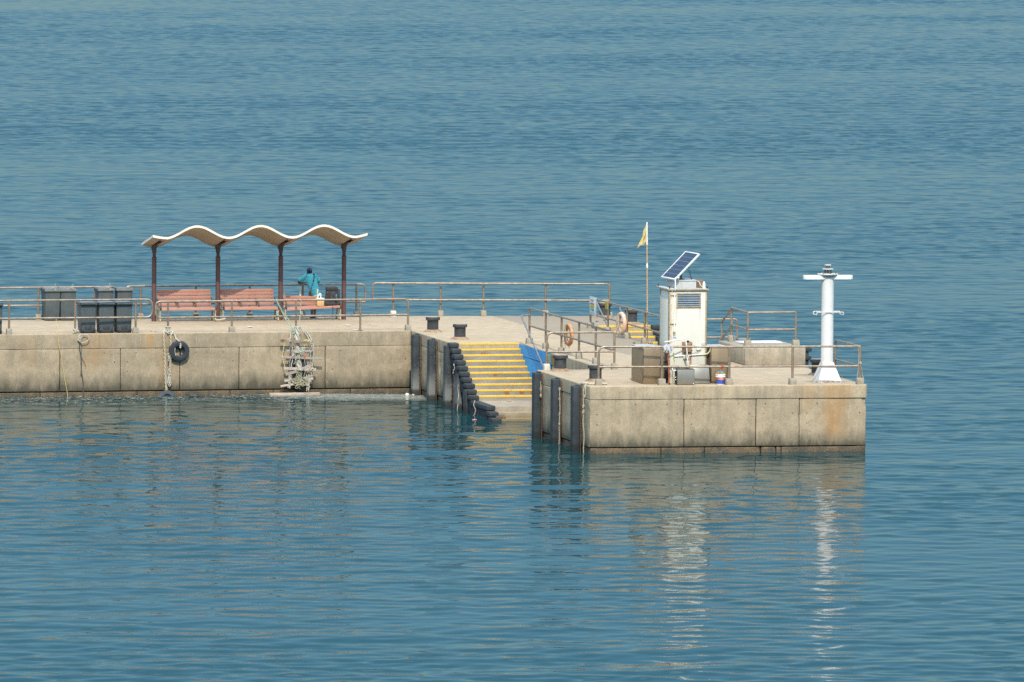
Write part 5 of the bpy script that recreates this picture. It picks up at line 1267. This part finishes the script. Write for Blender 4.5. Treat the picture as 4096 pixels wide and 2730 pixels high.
sl = thing('sling_pouch', 'small olive pouch on a thin black strap across the man\'s back', 'pouch', (-2.03, 30.3, 0.8))
MB().box(-2.085, -2.0, 30.26, 30.34, 0.715, 0.875, 0.018).build('pouch', worn('olive pouch', (0.13, 0.14, 0.06), (0.10, 0.11, 0.05), 9, 0.8), sl)
MB().sweep([(-1.83, 30.675, 1.425), (-1.845, 30.575, 1.335), (-1.90, 30.465, 1.17), (-1.985, 30.36, 0.98), (-2.025, 30.29, 0.88)], 0.0085, 6).sweep([(-1.845, 30.572, 1.333), (-1.895, 30.468, 1.185)], 0.013, 6).build('strap', M['black_cloth'], sl)

# backpack, bottle and cool box on the third bench
bpk = thing('backpack', 'large black hiking backpack standing on the sagging bench', 'backpack', (-1.45, 29.55, 0.49))
M['pack'] = worn('pack cloth', (0.030, 0.032, 0.037), (0.05, 0.052, 0.058), 9, 0.8, fine=0.2, bump=0.01)
pb = MB().box(-1.66, -1.30, 29.43, 29.68, 0.48, 1.00, 0.07, seg=4).box(-1.68, -1.62, 29.47, 29.66, 0.52, 0.80, 0.025, seg=3)
for v in pb.bm.verts: v.co += mnoise.noise_vector(v.co * 6) * 0.018
pb.build('pack_body', M['pack'], bpk, ang=60)
tl_ = MB().box(-1.67, -1.30, 29.40, 29.69, 0.93, 1.08, 0.055, seg=4)
for v in tl_.bm.verts: v.co += mnoise.noise_vector(v.co * 7) * 0.02
tl_.build('top_flap', M['pack'], bpk, ang=60)
fp = MB().box(-1.60, -1.36, 29.36, 29.45, 0.60, 0.93, 0.04, seg=3)
for v in fp.bm.verts: v.co += mnoise.noise_vector(v.co * 8) * 0.012
fp.build('front_pocket', M['pack'], bpk, ang=60)
sk = MB().box(-1.32, -1.22, 29.45, 29.66, 0.60, 1.00, 0.04, seg=3)
for v in sk.bm.verts: v.co += mnoise.noise_vector(v.co * 8) * 0.018
sk.build('side_pocket', M['pack'], bpk, ang=60)
MB().box(-1.74, -1.18, 29.36, 29.6, 0.47, 0.60, 0.04, seg=3).wobble(0.02, 6).build('hip_belt', M['pack'], bpk, ang=60)
st_ = MB()
for x in (-1.585, -1.385): st_.sweep(fillet([(x, 29.40, 1.05), (x, 29.35, 0.95), (x, 29.345, 0.62), (x, 29.38, 0.52)], 0.05), 0.012, 6)
st_.sweep([(-1.49, 29.36, 0.5), (-1.485, 29.30, 0.38), (-1.49, 29.30, 0.10)], 0.014, 6).sweep([(-1.69, 29.5, 0.82), (-1.70, 29.47, 0.66)], 0.008, 6)
st_.build('strap', M['black_cloth'], bpk)
MB().box(-1.655, -1.635, 29.415, 29.425, 0.87, 0.895).build('red_tag', worn('red tag', (0.6, 0.08, 0.06), (0.5, 0.06, 0.05)), bpk)
wbt = thing('water_bottle', 'dark bottle with a blue cap strapped to the front of the backpack', 'bottle', (-1.37, 29.33, 0.62))
MB().lathe([(0.0, 0.62), (0.032, 0.622), (0.034, 0.63), (0.034, 0.78), (0.022, 0.80)], (-1.372, 29.325, 0), 16).build('bottle', worn('bottle', (0.05, 0.07, 0.085), (0.08, 0.10, 0.115)), wbt)
MB().lathe([(0.027, 0.80), (0.027, 0.835), (0.0, 0.84)], (-1.372, 29.325, 0), 14).build('cap', worn('blue cap', (0.02, 0.33, 0.65), (0.02, 0.28, 0.6)), wbt)
cb = thing('cool_box', 'tan box with a white lid and handle on the sagging bench', 'box', (-1.86, 29.5, 0.47))
MB().box(-1.99, -1.755, 29.38, 29.62, 0.455, 0.635, 0.012).build('box_body', worn('tan box', (0.56, 0.37, 0.17), (0.5, 0.33, 0.15), 6, 0.7), cb)
MB().box(-2.0, -1.745, 29.37, 29.63, 0.635, 0.715, 0.02).build('lid', M['pvc'], cb)
MB().sweep(fillet([(-1.965, 29.5, 0.69), (-1.91, 29.5, 0.83), (-1.86, 29.5, 0.855), (-1.84, 29.5, 0.83), (-1.85, 29.5, 0.71)], 0.04), 0.017, 8).build('handle', M['pvc'], cb)

# ---------------------------------------------------------------- tyres, ropes and the plank fender on the arm wall
def yw(x): return 24.14 + 0.0404 * x            # face of the arm wall
def tyre_part(t, c, R_, mat4=None, half=False):
    prof = [(R_ - 0.155, -0.05), (R_ - 0.14, -0.075), (R_ - 0.05, -0.09), (R_ - 0.012, -0.075), (R_, -0.05), (R_, 0.05), (R_ - 0.012, 0.075), (R_ - 0.05, 0.09), (R_ - 0.14, 0.075), (R_ - 0.155, 0.05), (R_ - 0.125, 0.04), (R_ - 0.04, 0.0), (R_ - 0.125, -0.04), (R_ - 0.155, -0.05)]
    m = MB(); b = bmesh.new(); n = 48; rings = []
    for k in range(n):
        a = 2 * math.pi * k / n
        rings.append([b.verts.new((r * math.cos(a), z, r * math.sin(a))) for r, z in prof[:-1]])
    L = len(prof) - 1
    for k in range(n):
        for j in range(L): b.faces.new((rings[k][j], rings[k][(j + 1) % L], rings[(k + 1) % n][(j + 1) % L], rings[(k + 1) % n][j]))
    bmesh.ops.recalc_face_normals(b, faces=b.faces)
    bmesh.ops.transform(b, matrix=Matrix.Translation(c) @ (mat4 or Matrix.Identity(4)), verts=b.verts)
    m._take(b); return m.build('tread', M['tyre'], t)
GT = 'old tyres hung along the quay as fenders'
ty = thing('old_tyre', 'old tyre hanging flat on the arm wall beside the thick ropes', 'tyre', (-7.575, yw(-7.57) - 0.11, -0.55), 0, GT)
tyre_part(ty, (-7.575, yw(-7.57) - 0.12, -0.55), 0.322, Matrix.Rotation(R(8), 4, 'X'))
t2 = thing('old_tyre', 'tyre half sunk in the water at the foot of the thick ropes', 'tyre', (-7.97, yw(-7.97) - 0.26, -1.93), 0, GT)
tyre_part(t2, (-7.97, yw(-7.97) - 0.28, -2.07), 0.30, Matrix.Rotation(R(-30), 4, 'X'))
t3 = thing('old_tyre', 'tyre mostly hidden behind the planks of the hanging plank fender', 'tyre', (-3.78, yw(-3.78) - 0.1, -1.05), 0, GT)
tyre_part(t3, (-3.74, yw(-3.78) - 0.10, -1.06), 0.30)
t4 = thing('old_tyre', 'tyre at the bottom of the plank fender just above the timber', 'tyre', (-3.5, yw(-3.5) - 0.1, -1.6), 0, GT)
tyre_part(t4, (-3.62, yw(-3.5) - 0.10, -1.62), 0.26)
def tangle(m, c, s, n, r, seed, k=14):
    for i in range(n):
        rr = random.Random(seed * 100 + i); p = []
        o = Vector((rr.uniform(0, 50), rr.uniform(0, 50), 0))
        for j in range(k):
            q = mnoise.noise_vector(o + Vector((j * 0.33, 0, 0)))
            p.append(Vector(c) + Vector((q.x * s[0], q.y * s[1], q.z * s[2])) * 1.6)
        m.sweep(fillet(p, 0.03, 2), r, 5)
    return m
def strand(a, b, r, seed, n=60, tw=16):
    """two-ply twisted hawser"""
    m = MB(); a, b = Vector(a), Vector(b); L = (b - a).length
    for ph in (0, math.pi * 2 / 3, math.pi * 4 / 3):
        p = []
        for i in range(n + 1):
            t = i / n; c = a.lerp(b, t) + mnoise.noise_vector(Vector((t * 2.5, seed, 0))) * 0.03
            an = ph + t * tw * L
            p.append(c + Vector((math.cos(an), math.sin(an), 0)) * r * 0.5)
        m.sweep(p, r * 0.62, 6)
    return m
r1 = thing('mooring_rope', 'two thick pale hawsers hanging down the arm wall from a knotted rail post', 'rope', (-7.9, yw(-7.9), 0), 0, 'old ropes hung on the pier')
px_ = -7.89
y_ = yw(px_)
strand((-8.05, y_ - 0.07, -0.02), (-7.98, y_ - 0.10, -1.80), 0.040, 1).build('hawser', M['cream_rope'], r1)
strand((-7.83, y_ - 0.07, -0.02), (-7.86, y_ - 0.10, -1.55), 0.038, 2).build('hawser', M['cream_rope'], r1)
m = MB()
for k in range(5): m.torus((px_, y_ + 0.12, 0.05 + 0.035 * k), 0.062 + 0.01 * math.sin(k * 2), 0.024, 'z', 18, 6)
for s_ in (-1, 1): m.sweep(fillet([(px_ + s_ * 0.06, y_ + 0.10, 0.05), (px_ + s_ * 0.16, y_ + 0.02, 0.06), (px_ + s_ * (0.16 if s_ < 0 else 0.06), y_ - 0.07, -0.05)], 0.06), 0.036, 8)
tangle(m, (px_ - 0.05, y_ - 0.02, 0.03), (0.16, 0.08, 0.08), 5, 0.014, 3)
m.build('knot', M['white_rope'], r1)
tangle(MB(), (-7.88, y_ - 0.12, -1.42), (0.10, 0.06, 0.28), 12, 0.011, 8).build('frayed_end', M['white_rope'], r1)
tangle(MB(), (-7.9, y_ - 0.12, -0.75), (0.08, 0.05, 0.2), 4, 0.010, 9).build('loose_yarn', M['white_rope'], r1)
tag(MB().sweep(squiggle((-7.78, y_ + 0.05, 0.06), (-7.60, y_ - 0.18, -0.26), 0.05, 10, 4), 0.026, 7).sweep(squiggle((-7.58, y_ - 0.2, -0.22), (-7.56, y_ - 0.23, -0.46), 0.04, 10, 6), 0.028, 7).sweep(squiggle((-7.7, y_ - 0.1, -0.1), (-7.70, y_ - 0.24, -0.7), 0.04, 10, 9), 0.010, 6).build('tyre_rope', M['white_rope']), 'frayed white rope holding up the old tyre on the arm wall', 'rope', 'old ropes hung on the pier')
# dark line with a white loop below the bins
px_ = -10.87; y_ = yw(px_)
r2 = thing('mooring_rope', 'dark rope running straight down the arm wall below the bins, white loops at its top', 'rope', (-10.8, y_, 0), 0, 'old ropes hung on the pier')
m = MB().sweep(squiggle((-10.76, y_ - 0.03, -0.15), (-10.62, y_ - 0.06, -1.96), 0.03, 30, 3, 5), 0.017, 8)
m.sweep(squiggle((-10.70, y_ - 0.05, -0.3), (-10.58, y_ - 0.06, -1.02), 0.10, 20, 12, 2), 0.008, 6)
for z in (-0.9, -1.25): m.ball((-10.70, y_ - 0.055, z), 0.028)
m.build('line', M['dark_rope'], r2)
m = MB().sweep(fillet([(-10.80, y_ - 0.05, -0.05), (-10.55, y_ - 0.09, 0.0), (-10.44, y_ - 0.1, -0.10), (-10.52, y_ - 0.1, -0.24), (-10.72, y_ - 0.08, -0.28)], 0.08), 0.014, 7)
tangle(m, (-10.86, y_ + 0.05, 0.10), (0.12, 0.08, 0.10), 5, 0.016, 21); tangle(m, (-10.73, y_ - 0.06, -0.14), (0.09, 0.05, 0.11), 6, 0.013, 22)
m.build('loop', M['white_rope'], r2)
tag(MB().sweep(squiggle((-11.48, yn(-11.48), 0.50), (-11.44, yw(-11.4) - 0.02, 0.0), 0.03, 8, 2) + squiggle((-11.44, yw(-11.4) - 0.02, -0.01), (-11.14, yw(-11.1) - 0.10, -1.97), 0.03, 24, 5, 2), 0.009, 6).build('thin_line', M['yellow_rope']), 'thin yellow line from the railing down the left end of the arm wall', 'rope', 'old ropes hung on the pier')

# plank fender
pfn = thing('plank_fender', 'hanging fender of weathered planks lashed with tangled ropes on the arm wall', 'fender', (-3.75, yw(-3.75), 0))
def planks_mat(n, a, b): return worn(n, a, b, 7, 0.9, fine=0.25)
PM = [planks_mat('grey plank', (0.36, 0.32, 0.28), (0.25, 0.22, 0.19)), planks_mat('brown plank', (0.20, 0.155, 0.115), (0.28, 0.23, 0.18)), planks_mat('pale plank', (0.50, 0.42, 0.36), (0.38, 0.32, 0.27))]
PL = [((-4.32, -0.255), (-3.265, -0.325), 0.085, 1), ((-4.14, -0.585), (-3.30, -0.60), 0.065, 0), ((-4.30, -0.78), (-2.97, -0.84), 0.055, 0), ((-4.20, -1.135), (-3.17, -1.19), 0.075, 2), ((-4.16, -1.33), (-3.70, -1.21), 0.07, 0), ((-3.65, -1.17), (-3.36, -1.06), 0.08, 0), ((-4.19, -1.53), (-3.26, -1.465), 0.065, 2), ((-3.95, -1.60), (-3.28, -1.37), 0.06, 0), ((-4.32, -1.70), (-3.9, -1.64), 0.05, 2)]
for (x0, za), (x1, zb), w, k in PL:
    L = math.hypot(x1 - x0, zb - za); an = math.atan2(zb - za, x1 - x0); y0 = yw((x0 + x1) / 2) - 0.25
    MB().box(-L / 2, L / 2, -0.022, 0.022, -w, w * 0.2, 0.006, Matrix.Translation(((x0 + x1) / 2, y0 - random.uniform(0, 0.03), (za + zb) / 2 + w * 0.4)) @ Matrix.Rotation(-an, 4, 'Y')).wobble(0.006, 9).build('plank', PM[k], pfn)
for a, b, w, k in (((-4.30, -0.245), (-4.22, -0.25), 0.03, 0),):
    MB().box(a[0], b[0], yw(-4.3) - 0.28, yw(-4.3) - 0.225, a[1] - 0.02, a[1] + 0.035, 0.004).build('red_end', worn('red paint', (0.30, 0.06, 0.04), (0.24, 0.06, 0.05)), pfn)
yb = yw(-3.75)
tr = strand((-3.745, yb - 0.06, 0.16), (-3.70, yb - 0.20, -1.45), 0.085, 5, 90, 10)
for v in tr.bm.verts: v.co += mnoise.noise_vector(v.co * 9) * 0.018
tr.build('thick_rope', worn('mouldy rope', (0.52, 0.49, 0.41), (0.33, 0.32, 0.26), 14, 0.95, fine=0.3), pfn)
ro = MB()
for pts in ([(-3.52, yb + 0.1, 0.12), (-3.36, yb - 0.06, -0.1), (-3.27, yb - 0.28, -0.3), (-3.255, yb - 0.3, -0.62), (-3.28, yb - 0.3, -0.95), (-3.33, yb - 0.3, -1.2)],
            [(-3.6, yb + 0.1, 0.12), (-3.42, yb - 0.08, -0.12), (-3.33, yb - 0.28, -0.35), (-3.30, yb - 0.28, -0.6)],
            [(-3.95, yb - 0.02, -0.03), (-4.0, yb - 0.2, -0.2), (-4.05, yb - 0.27, -0.28)], [(-3.98, yb - 0.25, -0.3), (-3.9, yb - 0.25, -0.7), (-3.97, yb - 0.28, -1.12)]):
    p = []
    for a, b in zip(pts, pts[1:]): p += squiggle(a, b, 0.03, 6, len(p) + 3)[:-1]
    ro.sweep(p + [Vector(pts[-1])], 0.016, 6)
for k_ in range(5):
    xa = -4.02 + 0.16 * k_
    ro.sweep(squiggle((xa, yb - 0.27, -0.28 - 0.1 * (k_ % 3)), (xa + 0.06 * math.sin(k_ * 2.1), yb - 0.28, -1.62 + 0.15 * (k_ % 2)), 0.07, 26, 130 + k_, 4), 0.0085, 5)
for c, s_, n, sd in (((-3.72, yb + 0.05, 0.10), (0.20, 0.09, 0.10), 9, 41), ((-3.33, yb - 0.29, -0.30), (0.09, 0.05, 0.07), 5, 42), ((-3.93, yb - 0.28, -0.72), (0.07, 0.05, 0.08), 5, 43), ((-3.70, yb - 0.28, -0.62), (0.13, 0.05, 0.05), 5, 44), ((-3.68, yb - 0.28, -1.17), (0.16, 0.05, 0.06), 6, 45), ((-3.32, yb - 0.29, -1.17), (0.08, 0.05, 0.10), 6, 46), ((-4.02, yb - 0.28, -1.55), (0.07, 0.05, 0.22), 7, 47), ((-3.42, yb - 0.28, -1.6), (0.08, 0.05, 0.28), 9, 48), ((-4.05, yb - 0.27, -0.27), (0.10, 0.04, 0.06), 4, 49)):
    tangle(ro, c, s_, n, 0.011, sd)
ro.build('pale_rope', M['white_rope'], pfn)
gn = tangle(MB(), (-3.70, yb - 0.27, -1.62), (0.28, 0.06, 0.16), 16, 0.012, 61); tangle(gn, (-3.72, yb - 0.27, -1.35), (0.10, 0.05, 0.2), 6, 0.012, 62)
gn.build('weedy_rope', worn('weedy rope', (0.22, 0.22, 0.13), (0.32, 0.30, 0.2), 20, 0.95), pfn)
yr_ = MB().sweep([(-4.19, yb - 0.27, -0.32), (-4.27, yb - 0.27, -0.77), (-4.17, yb - 0.27, -1.10)], 0.012, 6)
yr_.build('yellow_rope', M['yellow_rope'], pfn)
tangle(MB(), (-3.50, yb - 0.28, -0.27), (0.14, 0.03, 0.03), 4, 0.010, 71).build('yellow_lashing', M['yellow_rope'], pfn)
gn = tangle(MB(), (-3.62, yb - 0.28, -0.6), (0.08, 0.04, 0.14), 4, 0.010, 81); tangle(gn, (-3.84, yb + 0.0, 0.0), (0.06, 0.05, 0.13), 4, 0.012, 82); gn.sweep(squiggle((-3.82, yb - 0.28, -0.82), (-3.9, yb - 0.27, -1.0), 0.04, 8, 5), 0.01, 6)
gn.build('green_rope', M['green_rope'], pfn)
tangle(MB(), (-3.545, yb - 0.29, -0.76), (0.035, 0.02, 0.05), 6, 0.011, 91).build('orange_rope', M['orange_cord'], pfn)
MB().sweep(squiggle((-4.0, yb - 0.29, -0.28), (-4.0, yb - 0.27, -0.62), 0.03, 8, 4), 0.02, 6).sweep(squiggle((-4.0, yb - 0.27, -0.62), (-3.98, yb - 0.27, -0.72), 0.02, 6, 7), 0.016, 6).build('black_rope', M['dark_rope'], pfn)
for a, b, sd, lb in (((-4.40, yn(-4.4), 0.99), (-3.90, yb - 0.03, 0.02), 2, 'greenish rope slanting from the top rail to the plank fender'), ((-3.62, yn(-3.6), 0.99), (-3.66, yb + 0.08, 0.12), 6, 'pale ropes hanging from the top rail just above the plank fender')):
    m = MB().sweep(squiggle(a, b, 0.04, 16, sd), 0.012, 6).sweep(squiggle((a[0] + 0.03, a[1] - 0.02, a[2]), (b[0] + 0.03, b[1], b[2] + 0.05), 0.05, 16, sd + 3), 0.010, 6)
    tangle(m, (a[0] + 0.03, a[1] - 0.04, a[2] - 0.42), (0.05, 0.03, 0.09), 4, 0.011, sd)
    m.torus((a[0], a[1], a[2]), 0.04, 0.011, 'x', 14, 5)
    tag(m.build('rail_rope', M['green_rope'] if sd == 2 else M['white_rope']), lb, 'rope', 'old ropes hung on the pier')
tb = thing('floating_timber', 'long bleached timber floating at the foot of the plank fender', 'timber', (-3.9, yb - 0.35, -1.9))
wd = worn('bleached timber', (0.40, 0.30, 0.20), (0.27, 0.20, 0.14), 4, 0.9, fine=0.25)
tm = Matrix.Translation((-3.9, yb - 0.42, 0)) @ Matrix.Rotation(0.03, 4, 'Z')
MB().box(-0.82, 0.82, -0.09, 0.09, -2.05, -1.892, 0.02, tm).wobble(0.008, 5).build('beam', wd, tb)
MB().box(-0.80, 0.30, -0.13, -0.092, -2.01, -1.918, 0.006, tm).build('batten', PM[2], tb)
# corner rope and fender cords on the pier head
cr = thing('mooring_rope', 'grey rope lying over the front left corner of the pier head and hanging down it', 'rope', (0.2, 0.7, 0), 0, 'old ropes hung on the pier')
m = strand((0.12, 0.62, 0.03), (0.62, 0.55, 0.035), 0.05, 9, 30, 20); m.build('coil', M['white_rope'], cr)
m = MB().sweep(fillet([(0.35, 0.62, 0.05), (0.02, 0.60, 0.05), (-0.05, 0.58, -0.12), (-0.045, 0.56, -0.8)], 0.08) + squiggle((-0.045, 0.56, -0.82), (-0.04, 0.52, -1.98), 0.03, 20, 3), 0.017, 7)
m.sweep(squiggle((0.0, 0.5, 0.03), (-0.05, 0.42, -0.35), 0.05, 10, 8), 0.018, 6)
for z in (-0.62, -0.80): tangle(m, (-0.05, 0.555, z), (0.03, 0.03, 0.06), 3, 0.012, int(-z * 50))
m.build('hanging_end', M['cream_rope'], cr)
tangle(MB(), (0.06, 0.95, 0.03), (0.13, 0.22, 0.03), 7, 0.014, 15).build('loose_strands', M['white_rope'], cr)
for y, zz, sd, lb in ((3.42, -2.0, 1, 'knotted pale cord down the edge of the middle pier-head fender'), (5.82, -0.75, 2, 'short pale cord tied to the pier-head fender nearest the steps')):
    m = MB().sweep(squiggle((-0.09, y - 0.02, -0.28), (-0.09, y - 0.03, zz), 0.03, 18, sd), 0.012, 6)
    for z in ((-0.32, -0.62, -1.05, -1.35) if zz < -1 else (-0.5, -0.7)): tangle(m, (-0.09, y - 0.03, z), (0.03, 0.02, 0.05), 3, 0.010, sd + int(-z * 10))
    tag(m.build('fender_cord', M['white_rope']), lb, 'cord', 'cords on the fenders')
m = MB()
for y, z0, z1_, sd in ((17.0, -0.55, -0.85, 1), (16.35, -1.15, -1.98, 2), (14.0, -1.45, -1.98, 3)): m.sweep(squiggle((-0.22, y, z0), (-0.23, y + 0.05, z1_), 0.07, 14, sd), 0.013, 6)
tag(m.build('fender_cord', M['white_rope']), 'pale cords dangling from the stepped fender beside the near steps', 'cord', 'cords on the fenders')
tag(tangle(MB().sweep(squiggle((8.0, -0.08, 1.10), (7.95, -0.10, 0.15), 0.05, 16, 2), 0.010, 6).sweep(squiggle((8.03, -0.1, 0.6), (8.16, -0.05, 0.12), 0.04, 12, 4), 0.010, 6), (8.03, -0.09, 0.62), (0.05, 0.03, 0.05), 5, 0.009, 3).build('rail_rope', M['cream_rope']), 'thin pale rope wound on the corner post of the railing right of the beacon', 'rope', 'old ropes hung on the pier')
tag(MB().sweep(squiggle((-5.40, 29.05, 0.06), (-5.06, 29.08, 0.09), 0.03, 10, 3), 0.03, 8).build('short_rope', M['white_rope']), 'short thick white rope lying between the first two benches', 'rope', 'old ropes hung on the pier')

# floats and litter
fb = thing('float_ball', 'white ball float drifting in the inner corner by the fenders', 'float', (-0.49, 22.5, WZ))
MB().ball((-0.49, 22.5, WZ + 0.03), 0.062, sub=3).build('ball', M['pvc'], fb)
MB().lathe([(0.02, -0.01), (0.02, 0.02), (0, 0.025)], (-0.49, 22.5, WZ + 0.085), 10).build('eye', M['rubber'], fb)
tag(MB().ball((-0.27, 22.62, WZ + 0.02), 0.035, 1.4, 1, 0.8).build('drift_scrap', worn('cream scrap', (0.6, 0.5, 0.35), (0.5, 0.42, 0.3))), 'cream scrap floating right beside the white ball float', 'scrap')
tag(MB().ball((0.05 - 0.6, 12.6, WZ + 0.012), 0.05, 1.6, 1, 0.4).build('drift_scrap', worn('pink scrap', (0.65, 0.22, 0.26), (0.55, 0.2, 0.24))), 'pink scrap floating left of the lowest steps', 'scrap')
def scrap(label, x, y, z, w, d, seed):
    b = bmesh.new(); g = []
    for i in range(5):
        g.append([b.verts.new((x + w * (i / 4 - .5) + 0.01 * mnoise.noise(Vector((i, j, seed))), y + d * (j / 4 - .5), z + 0.02 + 0.022 * abs(mnoise.noise(Vector((i * 0.9, j * 0.9, seed * 3.1)))))) for j in range(5)])
    for i in range(4):
        for j in range(4): b.faces.new((g[i][j], g[i + 1][j], g[i + 1][j + 1], g[i][j + 1]))
    m = MB(); m._take(b); tag(m.build('paper_scrap', M['pvc'], ang=180), label, 'litter', 'white scraps on the pier')
scrap('white scrap on the deck in front of the middle bench', -4.80, 26.3, 0, 0.14, 0.3, 1)
scrap('white scrap on the deck right of the last shelter column', -1.55, 26.6, 0, 0.13, 0.35, 2)
scrap('white scrap at the foot of a post near the right end of the arm railing', -1.72, 24.35, 0, 0.26, 0.16, 3)
scrap('white scrap on the landing at the bottom of the near steps', 1.88, 14.4, -1.57, 0.2, 0.08, 4)
tag(MB().sweep(squiggle((6.85, 27.6, 0.02), (7.35, 28.3, 0.02), 0.08, 14, 2), 0.02, 7).build('dark_hose', M['dark_rope']), 'dark piece of rope lying on the deck before the far bollard', 'rope', 'old ropes hung on the pier')
